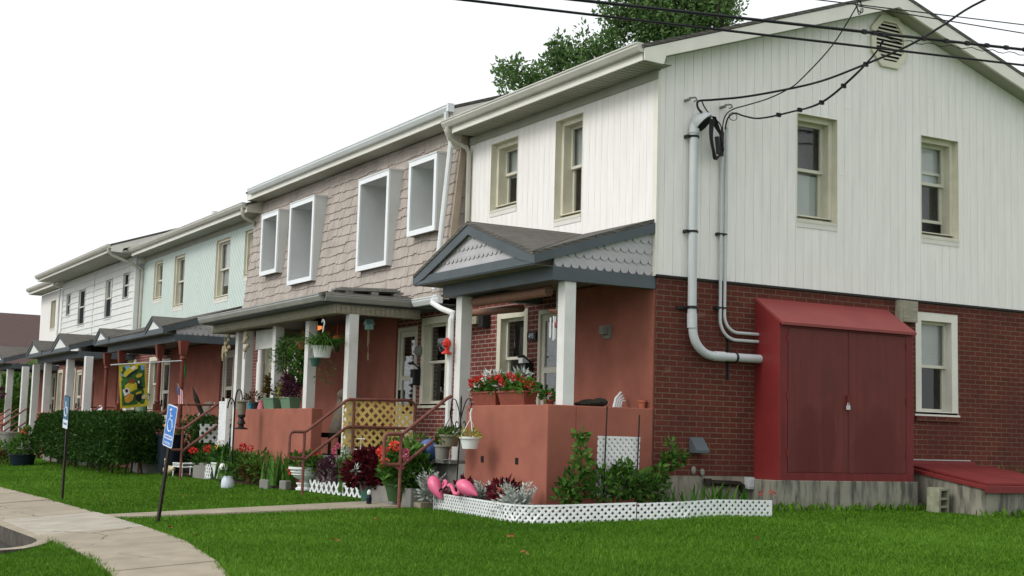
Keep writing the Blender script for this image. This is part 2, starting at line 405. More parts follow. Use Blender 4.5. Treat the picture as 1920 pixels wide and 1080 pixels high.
def blades(name, mat, parent, base, n, length, width, spread=.5, droop=.5, r=.06, az=None):
    """a clump of arching strap leaves"""
    v = []; q = []; t = []
    for i in range(n):
        a = random.uniform(0, 2 * PI) if az is None else random.gauss(az, .8)
        rr = r * math.sqrt(random.random()); b = Vector((base[0] + rr * math.cos(a * 3.1), base[1] + rr * math.sin(a * 3.1), base[2]))
        ln = length * random.uniform(.6, 1.1); out = spread * random.uniform(.3, 1); dr = droop * random.uniform(.3, 1.2); w = width * random.uniform(.7, 1.1)
        hd = Vector((math.cos(a), math.sin(a), 0)); sd = Vector((-hd.y, hd.x, 0)); tt = random.random(); k0 = len(v)
        for s_ in range(6):
            f = s_ / 5; c = b + hd * (out * ln * f) + Vector((0, 0, ln * (f - dr * f * f * f * .75) * (1 - .3 * out)))
            ww = w * (1 - f ** 2.2) * .5 + .0006
            v += [c - sd * ww, c + sd * ww]; t += [tt, tt]
        for s_ in range(5): q.append((k0 + 2 * s_, k0 + 2 * s_ + 1, k0 + 2 * s_ + 3, k0 + 2 * s_ + 2))
    return raw_mesh(name, np.array([tuple(x) for x in v]), np.array(q), mat, parent, np.array(t))
def petals(name, mat, parent, centres, r, k=26, L=.022):
    """flower heads: a ball of small petals round every centre"""
    if 1 < len(centres) < 9:
        return [petals(name, mat, parent, [c], r, k, L) for c in centres]
    P = []; D = []
    for c in centres:
        p, d = ell(k, c, (r, r, r * .7), .6); P.append(p); D.append(d + RNG.normal(size=(k, 3)) * .4)
    P = np.concatenate(P); D = np.concatenate(D)
    return leaves(name, mat, parent, P, D, L * (.7 + .6 * RNG.random(len(P))), .95)
def gz(x, y): return -.10 + .075 * min(x, 0) + .03 * min(max(y, -30), 0)
# ------------------------------------------------------------------ wall-plane helpers (u along the wall, v up, w outwards)
def MG(y0=0): return lambda u, v, w: (u, y0 - w, v)
def MF(x0=0): return lambda u, v, w: (x0 - w, u, v)
def lbox(b, F, u0, u1, v0, v1, w0, w1):
    b.hexa([F(u0, v0, w0), F(u1, v0, w0), F(u1, v1, w0), F(u0, v1, w0), F(u0, v0, w1), F(u1, v0, w1), F(u1, v1, w1), F(u0, v1, w1)])
def ring(b, F, u0, u1, v0, v1, t, w0, w1, tb=None, tt=None):
    tb = t if tb is None else tb; tt = t if tt is None else tt
    lbox(b, F, u0, u0 + t, v0, v1, w0, w1); lbox(b, F, u1 - t, u1, v0, v1, w0, w1)
    lbox(b, F, u0 + t, u1 - t, v0, v0 + tb, w0, w1); lbox(b, F, u0 + t, u1 - t, v1 - tt, v1, w0, w1)
def sheet(b, F, us, vs, holes=(), wf=None, top=None):
    us = set(us); vs = set(vs)
    for h in holes: us |= {h[0], h[1]}; vs |= {h[2], h[3]}
    us = sorted(us); vs = sorted(vs); wf = wf or (lambda u, v: 0); top = top or (lambda u: 1e9)
    us = [u for i, u in enumerate(us) if i == 0 or u - us[i - 1] > 1e-5]
    for i in range(len(us) - 1):
        for j in range(len(vs) - 1):
            uc, vc = (us[i] + us[i + 1]) / 2, (vs[j] + vs[j + 1]) / 2
            if any(h[0] < uc < h[1] and h[2] < vc < h[3] for h in holes): continue
            a, c = us[i], us[i + 1]; lo, hi = vs[j], vs[j + 1]
            pa, pc = min(hi, top(a)), min(hi, top(c))
            if pa <= lo and pc <= lo: continue
            pa, pc = max(pa, lo), max(pc, lo)
            pts = [F(a, lo, wf(a, lo)), F(c, lo, wf(c, lo))]
            if pc > lo: pts.append(F(c, pc, wf(c, pc)))
            if pa > lo: pts.append(F(a, pa, wf(a, pa)))
            if len(pts) > 2: b.poly(*pts)
def grooves(u0, u1, step, half=.004):
    us = [u0, u1]; u = u0 + step * .6
    while u < u1 - .02: us += [u - half, u, u + half]; u += step
    return us, set(round(x, 6) for x in us[3::3])
def reveal(b, F, h, w0, w1):
    """the four inner faces of an opening"""
    u0, u1, v0, v1 = h
    b.quad(F(u0, v0, w0), F(u0, v1, w0), F(u0, v1, w1), F(u0, v0, w1)); b.quad(F(u1, v0, w0), F(u1, v1, w0), F(u1, v1, w1), F(u1, v0, w1))
    b.quad(F(u0, v0, w0), F(u1, v0, w0), F(u1, v0, w1), F(u0, v0, w1)); b.quad(F(u0, v1, w0), F(u1, v1, w0), F(u1, v1, w1), F(u0, v1, w1))
def window(house, F, u0, u1, v0, v1, deep=.215, case=.07, apron=.16, trim='beige', blind=None, open_=0, screen=None, split=.5, cas_w=-.095):
    """double-hung window set deep behind a flat casing, with a sloping sill and a pale apron"""
    b = MB(); vb = v0 + apron
    ring(b, F, u0 + .001, u1 - .001, vb, v1 - .001, case, cas_w - .03, cas_w, tb=.012, tt=case)
    iu0, iu1, iv0, iv1 = u0 + case, u1 - case, vb + .012, v1 - case
    ring(b, F, iu0 - .012, iu1 + .012, iv0 - .01, iv1 + .012, .012, -deep - .06, cas_w - .031)
    # outer lining between siding face and casing
    lbox(b, F, u0 + .001, u0 + .006, v0, v1 - .007, cas_w + .001, .006); lbox(b, F, u1 - .006, u1 - .001, v0, v1 - .007, cas_w + .001, .006)
    lbox(b, F, u0 + .001, u1 - .001, v1 - .006, v1 - .001, cas_w + .001, .006)
    wn = b.build('window', M[trim], house)
    if apron > .05:
        s = MB(); s.hexa([F(u0, vb, -deep), F(u1, vb, -deep), F(u1, vb + .012, -deep), F(u0, vb + .012, -deep), F(u0, v0 + .055, .012), F(u1, v0 + .055, .012), F(u1, v0 + .085, .012), F(u0, v0 + .085, .012)])
        s.build('sill', M['sash'], wn)
        a = MB(); lbox(a, F, u0, u1, v0 - .01, v0 + .054, -.02, .008); a.build('apron', M['apron'], wn)
    else:
        s = MB(); lbox(s, F, u0 - .02, u1 + .02, v0 - .03, v0 + .012, -.08, .03); s.build('sill', M[trim], wn)
    vm = iv0 + (iv1 - iv0) * split; t = .042
    up = MB(); ring(up, F, iu0, iu1, vm - .02, iv1, t, -deep - .035, -deep)
    lo = MB(); ov = open_
    ring(lo, F, iu0, iu1, iv0 + ov, vm + .02 + (ov if ov else 0), t, -deep - .075, -deep - .04)
    up.build('upper_sash', M['sash'], wn); lo.build('lower_sash', M['sash'], wn)
    g = MB(); g.quad(*[F(x, y, -deep - .02) for x, y in ((iu0 + t - .004, vm + .02), (iu1 - t + .004, vm + .02), (iu1 - t + .004, iv1 - t + .004), (iu0 + t - .004, iv1 - t + .004))]); g.build('pane', M['glass'], wn)
    g = MB(); g.quad(*[F(x, y, -deep - .06) for x, y in ((iu0 + t - .004, iv0 + ov + t - .004), (iu1 - t + .004, iv0 + ov + t - .004), (iu1 - t + .004, vm + ov - .016), (iu0 + t - .004, vm + ov - .016))]); g.build('pane', M['glass'], wn)
    if screen:
        sc = MB(); lbox(sc, F, iu0 + .01, iu1 - .01, iv0, (iv1 if screen == 2 else vm - .03), -deep - .012, -deep - .008); sc.build('screen', M['dark_in'], wn)
    if blind:
        b0, b1 = blind; q = MB(); z = iv0 + (iv1 - iv0) * b0; z1 = iv0 + (iv1 - iv0) * b1
        while z < z1:
            q.quad(F(iu0 - .12, z, -deep - .098), F(iu1 + .12, z, -deep - .098), F(iu1 + .12, z + .022, -deep - .086), F(iu0 - .12, z + .022, -deep - .086)); z += .025
        q.build('blind', M['blind'], wn)
    k = MB(); lbox(k, F, iu0 - .35, iu1 + .6, iv0 - .2, iv1 + .2, -deep - .45, -deep - .43); k.build('room_backing', M['room_backing'] if random.random() < .35 else M['dark_in'], wn)  # sheet behind the panes: some grey curtain, the rest near-black as room shade
    return wn
def door(house, F, u0, u1, v0, v1, label=None):
    b = MB(); ring(b, F, u0, u1, v0, v1, .06, -.06, .015, tb=.03)
    d = b.build('door', M['door'], house)
    s = MB(); du0, du1 = u0 + .065, u1 - .065; zz = [v0 + .03, v0 + .72, v0 + 1.32, v1 - .065]
    for a, c in ((du0, du0 + .085), (du1 - .085, du1)): lbox(s, F, a, c, zz[0], zz[3], -.05, -.012)
    for a, c in ((zz[0], zz[1]), (zz[2] - .04, zz[2] + .04), (zz[3] - .09, zz[3])): lbox(s, F, du0 + .085, du1 - .085, a, c, -.05, -.012)
    lbox(s, F, du0 + .1, du1 - .1, zz[0] + .08, zz[1] - .14, -.012, -.006)
    s.build('storm_door', M['door'], d)
    for a, c in ((zz[1], zz[2] - .04), (zz[2] + .04, zz[3] - .09)):
        g = MB(); lbox(g, F, du0 + .085, du1 - .085, a, c, -.035, -.03); g.build('glass', M['glass'], d)
    k = MB(); lbox(k, F, du0 - .5, du1 + .9, v0, v1 + .1, -.42, -.4); k.build('hall_backing', M['dark_in'], d)  # wide near-black sheet behind the glass, standing for the unlit hall
    h = MB(); lbox(h, F, du1 - .06, du1 - .03, v0 + .95, v0 + 1.12, -.012, .03); h.build('handle', M['black'], d)
    return d
def gutter_run(b, p0, p1, out, w=.11, h=.115):
    """ogee gutter from p0 to p1 (back top edge), pushed out along the unit vector out"""
    p0, p1, o = Vector(p0), Vector(p1), Vector(out)
    prof = [(0, 0), (w, 0), (w, -.018), (w - .012, -.022), (w - .012, -.05), (w - .045, -h + .01), (w - .055, -h), (0, -h)]
    for a in range(len(prof)):
        c = (a + 1) % len(prof)
        if a == 0: continue
        f = lambda p, k: p + o * prof[k][0] + Vector((0, 0, prof[k][1]))
        b.quad(f(p0, a), f(p1, a), f(p1, c), f(p0, c))
    for p in (p0, p1): b.poly(*[p + o * x + Vector((0, 0, z)) for x, z in prof])
    b.quad(p0 + Vector((0, 0, -.03)), p1 + Vector((0, 0, -.03)), p1 + o * (w - .012) + Vector((0, 0, -.03)), p0 + o * (w - .012) + Vector((0, 0, -.03)))
RX, SL, SR = 3.85, .342, .318
def main_roof(house, y0, y1, dz, xe=-.45, rake=True):
    zt = 5.575 + dz + (xe + .45) * SL; zr = zt + (RX - xe) * SL; xb = 8.25; zb = zr - (xb - RX) * SR
    b = MB()
    b.prism([(xe - .03, y0 - .03, zt - .01), (RX, y0 - .03, zr), (RX, y0 - .03, zr - .045), (xe - .03, y0 - .03, zt - .055)], (0, y1 - y0 + .03, 0))
    b.prism([(RX, y0 - .03, zr), (xb, y0 - .03, zb), (xb, y0 - .03, zb - .045), (RX, y0 - .03, zr - .045)], (0, y1 - y0 + .03, 0))
    rf = b.build('roof', M['roof'], house)
    f = MB(); f.box(xe, xe + .025, y0, y1, zt - .20, zt - .056); f.build('fascia', M['cream_trim'], rf)
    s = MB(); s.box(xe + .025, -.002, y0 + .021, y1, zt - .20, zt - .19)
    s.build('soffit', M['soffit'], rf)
    if rake:
        t = .235
        k = MB()
        k.prism([(xe, y0 - .02, zt - .056), (RX, y0 - .02, zr - .048), (RX, y0 - .02, zr - t), (xe + .33, y0 - .02, zt + .33 * SL - t + .02), (xe + .29, y0 - .02, zt - .215), (xe, y0 - .02, zt - .205)], (0, .04, 0))
        k.prism([(RX, y0 - .02, zr - .048), (xb, y0 - .02, zb - .048), (xb, y0 - .02, zb - t), (RX, y0 - .02, zr - t)], (0, .04, 0))
        k.build('rake_board', M['cream_trim'], rf)
        u = MB()
        u.prism([(xe + .33, y0 + .021, zt + .33 * SL - t + .03), (RX, y0 + .021, zr - t + .01), (RX, y0 + .021, zr - t + .03), (xe + .33, y0 + .021, zt + .33 * SL - t + .05)], (0, .30, 0))
        u.prism([(RX, y0 + .021, zr - t + .01), (xb, y0 + .021, zb - t + .01), (xb, y0 + .021, zb - t + .03), (RX, y0 + .021, zr - t + .03)], (0, .30, 0))
        u.build('rake_soffit', M['soffit'], rf)
    else:
        e = MB(); e.box(xe, .02, y0 - .012, y0 + .02, zt - .20, zt - .05); e.prism([(xe, y0 - .012, zt - .05), (.6, y0 - .012, zt - .05), (.6, y0 - .012, zt + (.6 - xe) * SL - .05)], (0, .03, 0)); e.build('eave_return', M['almond'], rf)
    return rf, zt, zr
def scallops(b, F, u0, u1, v0, top, wd=.119, ex=.132, th=.012):
    row = 0; v = v0
    while row < 8:
        off = (row % 2) * wd * .5; u = u0 - off; any_ = False
        while u < u1:
            pts = []
            for k in range(7):
                a = PI * k / 6; pts.append((u + wd / 2 - math.cos(a) * wd * .5, v + .056 - math.sin(a) * .056))
            hi = v + ex + .02
            poly = [(u, hi)] + pts + [(u + wd, hi)]
            cl = [(min(max(x, u0), u1), y) for x, y in poly]
            cl = [(x, min(y, top(x))) for x, y in cl]
            vis = max(y for x, y in cl) - min(y for x, y in cl)
            if vis > .02 and max(x for x, y in cl) - min(x for x, y in cl) > .02 and top(min(max(u + wd / 2, u0), u1)) > v + .02:
                b.prism([F(x, y, th * (1.6 if y < v + .06 else .5)) for x, y in cl], Vector(F(0, 0, -.01)) - Vector(F(0, 0, 0)))
                any_ = True
            u += wd
        if not any_: break
        v += ex; row += 1
XF = -1.76
def porch_roof(house, yR, yL, gab, sidepanel=True, rail_h=None):
    """pent roof on a beam, with small front gables and fish-scale panels"""
    zc, s = 2.905, (3.475 - 2.905) / 1.76
    b = MB(); poly = [(0, yR), (0, yL)]
    for (a, c, ya, za) in sorted(gab, key=lambda g: -g[0]):
        xr = min(-.02, XF + (za - zc) / s)
        poly += [(XF, c), (xr, ya), (XF, a)]
        for yy in (a, c): b.prism([(XF - .03, yy, zc), (XF - .03, ya, za), (xr, ya, za)], (0, 0, -.045))
    b.prism([(x, y, zc + (x - XF) * s) for x, y in poly], (0, 0, -.045))
    rf = b.build('porch_roof', M['roof'], house)
    f = MB()
    lbox(f, MF(XF), yR, yL, 2.745, 2.875, -.025, .0)
    lbox(f, MF(XF), yR, yL, 2.76, 2.80, .0, .012)
    for (a, c, ya, za) in gab:
        for y0 in (a, c):
            f.prism([(XF + .002, y0, 2.76), (XF + .002, y0, 2.88), (XF + .002, ya, za - .028), (XF + .002, ya, za - .028 - .26 * (za - 2.905)), (XF + .002, y0 + (ya - y0) * .20, 2.835)], (-.02, 0, 0))
    for yy, sg in ((yR, -1), (yL, 1)):
        f.prism([(XF - .02, yy, 2.755), (XF - .02, yy, 2.86), (0, yy, 3.425), (0, yy, 3.30)], (0, sg * .025, 0))
    f.build('fascia', M['slate'], rf)
    for (a, c, ya, za) in gab:
        p = MB()
        tp = lambda u, a=a, c=c, ya=ya, za=za: (2.87 + (za - 2.95) * (1 - abs(u - ya) / ((ya - a) if u < ya else (c - ya)))) 
        rec = .06 if za > 3.4 else .012
        p.prism([(XF + rec, a + .2, 2.86), (XF + rec, c - .2, 2.86), (XF + rec, ya, za - .06)], (.01, 0, 0))
        if za > 3.4: scallops(p, MF(XF + .055), a + .22, c - .22, 2.84, tp)
        p.build('gable_panel', M['scallop'] if za > 3.4 else M['lap'], rf)
    for yy, sg in (((yR, 1),) if yR < 24 else ()):
        p = MB()
        p.prism([(-1.47, yy + .05, 2.73), (0, yy + .05, 2.73), (0, yy + .05, 3.36), (-1.47, yy + .05, 2.88)], (0, .01, 0))
        scallops(p, MG(yy + .045), -1.47, -.012, 2.745, lambda u: 3.34 + u * .325); p.build('side_panel', M['scallop'], rf)
    q = MB(); q.box(XF + .025, -.003, yR + .06, yL - .06, 2.747, 2.755); q.build('ceiling', M['ceil'], rf)
    k = MB(); k.box(-1.5, -1.35, yR, yL - .35, 2.585, 2.746); k.box(-1.35, -.003, yR + .0, yR + .15, 2.585, 2.746)
    k.box(-1.35, -.003, yL - .5, yL - .35, 2.585, 2.746)
    k.build('beam', M['slate'], rf)
    return rf
def post(house, x, y, z0, z1, w=.16, mat='white_aged', turned=False):
    b = MB()
    if not turned:
        b.box(x, x + w, y, y + w, z0, z1); b.build('porch_post', M[mat], house, bevel=.006)
    else:
        c = (x + w / 2, y + w / 2, 0); r = w / 2
        b.box(x, x + w, y, y + w, z0, z0 + .16)
        b.lathe(c, [(r * .7, z0 + .16), (r * .95, z0 + .2), (r * .62, z0 + .26), (r * .72, z0 + .6), (r * .6, z1 - .42), (r * .95, z1 - .38), (r * .7, z1 - .34), (r * .7, z1 - .3)], 12)
        b.hexa([(x + .01, y + .01, z1 - .3), (x + w - .01, y + .01, z1 - .3), (x + w - .01, y + w - .01, z1 - .3), (x + .01, y + w - .01, z1 - .3), (x - .02, y - .02, z1), (x + w + .02, y - .02, z1), (x + w + .02, y + w + .02, z1), (x - .02, y + w + .02, z1)])
        b.build('porch_post', M[mat], house)
def handrail(house, y, level=False, label=None):
    b = MB(); r = .024
    z0 = gz(-2.2, y) - .05
    arc = lambda cx, cz, rr, a0, a1: [(cx + rr * math.cos(R(a)), y, cz + rr * math.sin(R(a))) for a in np.linspace(a0, a1, 6)]
    top = [(-2.2, y, .30)] + arc(-2.37, .37, .07, 270, 180) + arc(-2.37, .63, .07, 180, 90) + [(-2.23, y, .70), (-2.17, y, .715)]
    top += [(-1.54, y, 1.195), (-1.48, y, 1.225)]
    low = [(-2.2, y, .27), (-1.53, y, .775), (-1.47, y, .80)]
    if level:
        top += [(-.46, y, 1.245)] + arc(-.46, 1.13, .115, 90, 0) + [(-.345, y, .34)]
        low += [(-.35, y, .80)]
        b.tube([(-1.40, y, .33), (-1.40, y, 1.22)], r)
    b.tube(top, r); b.tube(low, r); b.tube([(-2.2, y, z0), (-2.2, y, .70)], r)
    o = b.build('handrail', M['rail'], house, smooth=True)
    return o
def stairs(house, y0, y1, low=False):
    b = MB(); g = gz(-2, y0) - .15
    if low: b.box(-1.62, -1.50, y0, y1, g, .12)
    else: b.box(-1.78, -1.50, y0, y1, g, .15); b.box(-2.02, -1.78, y0, y1, g, -.01)
    b.build('stairs', M['stone'], house, bevel=.008)
def parapet(house, y0, y1, x0=-1.53, th=.2, side=None):
    b = MB(); b.box(x0, x0 + th, y0, y1, -.55, 1.095)
    if side: b.box(x0 + th, -.012, side[0], side[1], -.55, 1.095)
    b.build('parapet', M['stucco'], house, bevel=.012)
def porch_floor(house, y0, y1):
    b = MB(); b.box(-1.50, -.016, y0, y1, -.5, .33); b.build('porch_floor', M['stone'], house)
def shell(house, y0, y1, dz, xw=0, front=True):
    """back wall and the cross walls that close the house"""
    b = MB(); zr = 5.5 + dz + 4.3 * SL - .1
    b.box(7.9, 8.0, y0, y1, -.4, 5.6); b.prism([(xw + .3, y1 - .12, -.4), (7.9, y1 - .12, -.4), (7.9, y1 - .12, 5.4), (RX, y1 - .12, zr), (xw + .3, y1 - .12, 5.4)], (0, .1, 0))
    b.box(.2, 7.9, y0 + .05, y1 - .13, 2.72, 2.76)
    b.build('inner_wall', M['dark_in'], house)  # walls coloured near-black so the rooms behind the glass look unlit
def facade_lower(house, y0, y1, wins, doors, stuccos, xw=0.015, name='brick_wall'):
    b = MB(); holes = [(w[0], w[1], w[2], w[3]) for w in wins] + [(d[0], d[1], .33, 2.5) for d in doors]
    sheet(b, MF(xw), [y0, y1], [.25, 3.3], holes)
    for h in holes: reveal(b, MF(xw), h, 0, -.3)
    b.build('brick_wall', M['brick_porch'], house)
    f = MB(); f.box(xw - .004, .3, y0, y1, -.4, .25); f.build('foundation', M['found'], house)
    for s in stuccos:
        k = MB(); k.box(xw - .03, xw, s[0], s[1], .33, 2.72); k.build('stucco_wall', M['stucco'], house)
    for w in wins: window(house, MF(xw), w[0], w[1], w[2], w[3], deep=.09, case=.11, apron=.04, cas_w=.012, split=.52)
    for d in doors: door(house, MF(xw), d[0], d[1], .33, 2.5)
def downspout(house, pts, mat, w=.075, name='downspout'):
    b = MB(); b.tube(pts, w / 2, 8); return b.build(name, M[mat], house, smooth=True)

# ================================================================== END HOUSE
H1 = thing('end_house', 'cream end-of-row house with red brick ground floor and a broad vertically sided gable', 'house', (0, 0, 0))
rf, zt, zr = main_roof(H1, -.30, 4.86, 0)
low = lambda u: (zt - .18 + (u + .45) * SL) if u < RX else (zr - .18 - (u - RX) * SR)
b = MB(); us, gset = grooves(0, 8.0, .1435)
W1 = (2.255, 2.972, 3.60, 5.14); W2 = (4.55, 5.297, 3.60, 5.14)
wf = lambda u, v: .03 - (.010 if round(u, 6) in gset else 0)
sheet(b, MG(), us, [2.768, 5.36], [W1, W2], wf, None)
b2 = sheet(b, MG(), us, [5.36, 7.2], [], wf, low)
for h in (W1, W2): reveal(b, MG(), h, .03, -.3)
b.quad((0, -.03, 2.768), (8, -.03, 2.768), (8, .0, 2.768), (0, 0, 2.768))
for u_, v_, l_ in ((2.99, 4.38, .13), (4.44, 4.30, .11), (5.75, 5.1, .1), (3.1, 5.32, .12), (2.3, 5.30, .1), (4.7, 5.72, .1), (5.4, 5.35, .1)): lbox(b, MG(), u_, u_ + l_, v_, v_ + .006, .028, .034)
b.build('gable_siding', M['cream'], H1)
b = MB(); lbox(b, MG(), -.03, 8, 2.738, 2.764, 0, .045); b.build('drip_flashing', M['clamp'], H1)
b = MB(); LW = (4.452, 5.292, 1.165, 2.612)
sheet(b, MG(-.012), [0, 8], [.28, 2.737], [LW]); reveal(b, MG(-.012), LW, 0, -.15)
b.quad((0, .012, .28), (0, .05, .28), (0, .05, 2.75), (0, .012, 2.75))
lbox(b, MG(-.012), 4.43, 5.31, 1.08, 1.15, 0, .035)
b.build('brick_gable_wall', M['brick'], H1)
b = MB(); b.box(-.0, 8, -.01, .3, -.6, .28); b.build('foundation', M['found'], H1)
window(H1, MG(-.03), *W1, blind=(.0, .46)); window(H1, MG(-.03), *W2, open_=.17, blind=(.55, .98), split=.56)
window(H1, MG(.012), *LW, deep=.10, case=.12, apron=.04, cas_w=.014, blind=(.5, 1), trim='cream_trim')
# octagonal louvred vent
v = thing('gable_vent', 'octagonal cream louvred vent high in the house gable', 'vent', (3.92, -.05, 6.39))
oct_ = lambda s: [(3.92 + x * s, 6.385 + z * s) for x, z in ((-.16, .37), (.16, .37), (.345, .17), (.345, -.17), (.16, -.37), (-.16, -.37), (-.345, -.17), (-.345, .17))]
b = MB(); o1, o2 = oct_(1), oct_(.76)
for i in range(8):
    j = (i + 1) % 8
    b.prism([(o1[i][0], -.03, o1[i][1]), (o1[j][0], -.03, o1[j][1]), (o2[j][0], -.03, o2[j][1]), (o2[i][0], -.03, o2[i][1])], (0, -.045, 0))
b.build('frame', M['beige'], v)
b = MB(); z = 6.385 - .255
while z < 6.385 + .25:
    dzv = abs(z + .02 - 6.385); hw = .262 if dzv < .13 else .262 - (dzv - .13) * .93
    b.prism([(3.92 - hw, -.034, z + .038), (3.92 - hw, -.068, z + .012), (3.92 - hw, -.068, z), (3.92 - hw, -.034, z + .026)], (2 * hw, 0, 0)); z += .055
b.build('louvre', M['beige'], v)
b = MB(); b.prism([(x, -.031, z) for x, z in oct_(.77)], (0, -.002, 0)); b.build('backing', M['dark_in'], v)
# street front, upper floor
b = MB(); us, gset = grooves(-.03, 5.02, .149)
A = (1.725, 2.437, 3.66, 5.165); B_ = (3.505, 4.325, 4.03, 5.155)
wf = lambda u, v: .03 - (.010 if round(u, 6) in gset else 0)
sheet(b, MF(), us, [2.75, 5.36], [A, B_], wf)
for h in (A, B_): reveal(b, MF(), h, .03, -.3)
b.build('front_siding', M['cream'], H1)
window(H1, MF(-.03), *A, split=.53, blind=(.55, .98)); window(H1, MF(-.03), *B_, split=.55, blind=(.5, .98))
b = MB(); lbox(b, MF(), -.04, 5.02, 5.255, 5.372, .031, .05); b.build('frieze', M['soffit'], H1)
b = MB(); b.box(-.036, .006, -.036, .055, 2.745, 5.36); b.build('corner_trim', M['cream_trim'], H1)
b = MB(); gutter_run(b, (-.451, 5.05, 5.585), (-.451, -.30, 5.585), (-1, 0, 0)); b.build('gutter', M['gutter'], H1)
b = MB(); z = -.25
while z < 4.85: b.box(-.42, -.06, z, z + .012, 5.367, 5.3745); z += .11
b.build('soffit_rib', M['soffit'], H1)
downspout(H1, [(-.50, 4.92, 5.47), (-.50, 4.92, 5.38), (-.44, 4.93, 5.30), (-.14, 4.95, 5.20), (-.085, 4.96, 5.12), (-.085, 4.96, 3.0)], 'almond')
facade_lower(H1, 0, 5.1, [(3.15, 4.06, 1.17, 2.56)], [(2.12, 2.85)], [(.012, 2.06)])
shell(H1, .05, 5.08, 0)
b = MB(); b.lathe((2.2, 5.2, 5.9), [(.062, 0), (.062, .98)], 14); b.build('vent_pipe', M['white'], H1, smooth=True)
# its porch
porch_roof(H1, 0.0, 3.27, [(0.0, 3.27, 1.70, 3.47)])
porch_floor(H1, .05, 4.0)
parapet(H1, 0.0, 2.06, th=.4, side=(0.0, .28))
post(H1, -1.31, .03, 1.09, 2.585); post(H1, -1.40, 2.53, .33, 2.585, .165)
downspout(H1, [(-.46, 5.22, 2.86), (-.52, 5.2, 2.74), (-.66, 4.6, 2.60), (-1.05, 3.4, 2.42), (-1.36, 2.83, 2.36), (-1.44, 2.75, 2.28), (-1.44, 2.75, .36)], 'white', .085)
stairs(H1, 2.62, 3.9); handrail(H1, 2.60)
b = MB(); b.box(-1.62, -1.2, 2.3, 3.0, .33, .375); b.build('post_base', M['stone'], H1)

# ================================================================== MANSARD HOUSE
H2 = thing('mansard_house', 'tan shingled pair with a leaning mansard wall and four white box dormers', 'house', (0, 5.1, 0))
rf2, zt2, zr2 = main_roof(H2, 4.86, 14.5, .24)
DOR = ((5.40, 6.42, 3.92, 5.16), (7.20, 8.49, 3.535, 5.165), (10.60, 11.90, 3.57, 5.19), (12.55, 13.54, 3.90, 5.17))
mx = lambda z: -.12 - .10 * (5.4 - z)
b = MB(); z = 2.78; row = 0
while z < 5.58:
    y = 5.1 - random.uniform(0, .1); ex = .172
    while y < 14.75:
        w = random.choice((.11, .13, .15, .19, .22)); y1 = min(y + w - .006, 14.75); a = max(y, 5.1)
        dz_ = .011 * math.sin(y * 6.3 + row * 2.4) + random.choice((-.012, 0, 0, .012)) + random.uniform(-.004, .004)
        zb, ztp = z + dz_, min(z + ex + .05, 5.6); pr = .022 + random.uniform(0, .008)
        pcs = [(a, y1, zb, ztp)]
        for d0, d1, e0, e1 in DOR:
            new = []
            for (pa, pb, pz, pt) in pcs:
                i0, i1, k0, k1 = d0 + .04, d1 - .04, e0 + .04, e1 - .04
                if pb <= i0 or pa >= i1 or pt <= k0 or pz >= k1: new.append((pa, pb, pz, pt)); continue
                if pa < i0: new.append((pa, i0, pz, pt))
                if pb > i1: new.append((i1, pb, pz, pt))
                if pz < k0: new.append((max(pa, i0), min(pb, i1), pz, k0))
                if pt > k1: new.append((max(pa, i0), min(pb, i1), k1, pt))
            pcs = new
        for (pa, pb, pz, pt) in pcs:
            if pb - pa < .012 or pt - pz < .012: continue
            xo = lambda q: mx(q) - .006 - (pr - .006) * (ztp - q) / (ztp - zb)
            b.hexa([(xo(pz), pa, pz), (xo(pz), pb, pz), (mx(pz) + .01, pb, pz), (mx(pz) + .01, pa, pz), (xo(pt), pa, pt), (xo(pt), pb, pt), (mx(pt) + .01, pb, pt), (mx(pt) + .01, pa, pt)])
        y += w
    z += ex; row += 1
b.build('shingled_wall', M['shake'], H2)
b = MB()
for k in range(10):
    z = 2.9 + k * .255
    b.hexa([(mx(z) + .02, 5.078, z), (.06, 5.078, z), (.06, 5.1, z), (mx(z) + .02, 5.1, z), (mx(z + .25) + .02, 5.092, z + .25), (.06, 5.092, z + .25), (.06, 5.1, z + .25), (mx(z + .25) + .02, 5.1, z + .25)])
b.build('side_shingles', M['shake'], H2)
b = MB(); b.hexa([(mx(2.8) - .036, 5.06, 2.8), (mx(2.8) + .075, 5.06, 2.8), (mx(2.8) + .075, 5.105, 2.8), (mx(2.8) - .036, 5.105, 2.8), (mx(5.5) - .036, 5.06, 5.5), (mx(5.5) + .075, 5.06, 5.5), (mx(5.5) + .075, 5.105, 5.5), (mx(5.5) - .036, 5.105, 5.5)])
b.build('corner_trim', M['shake_trim'], H2)
b = MB(); b.prism([(-.5, 5.1, 5.63), (RX, 5.1, zr2 - .1), (8, 5.1, 5.6), (8, 5.1, 5.2), (-.3, 5.1, 5.2)], (0, .08, 0)); b.build('party_gable', M['cream_trim'], H2)
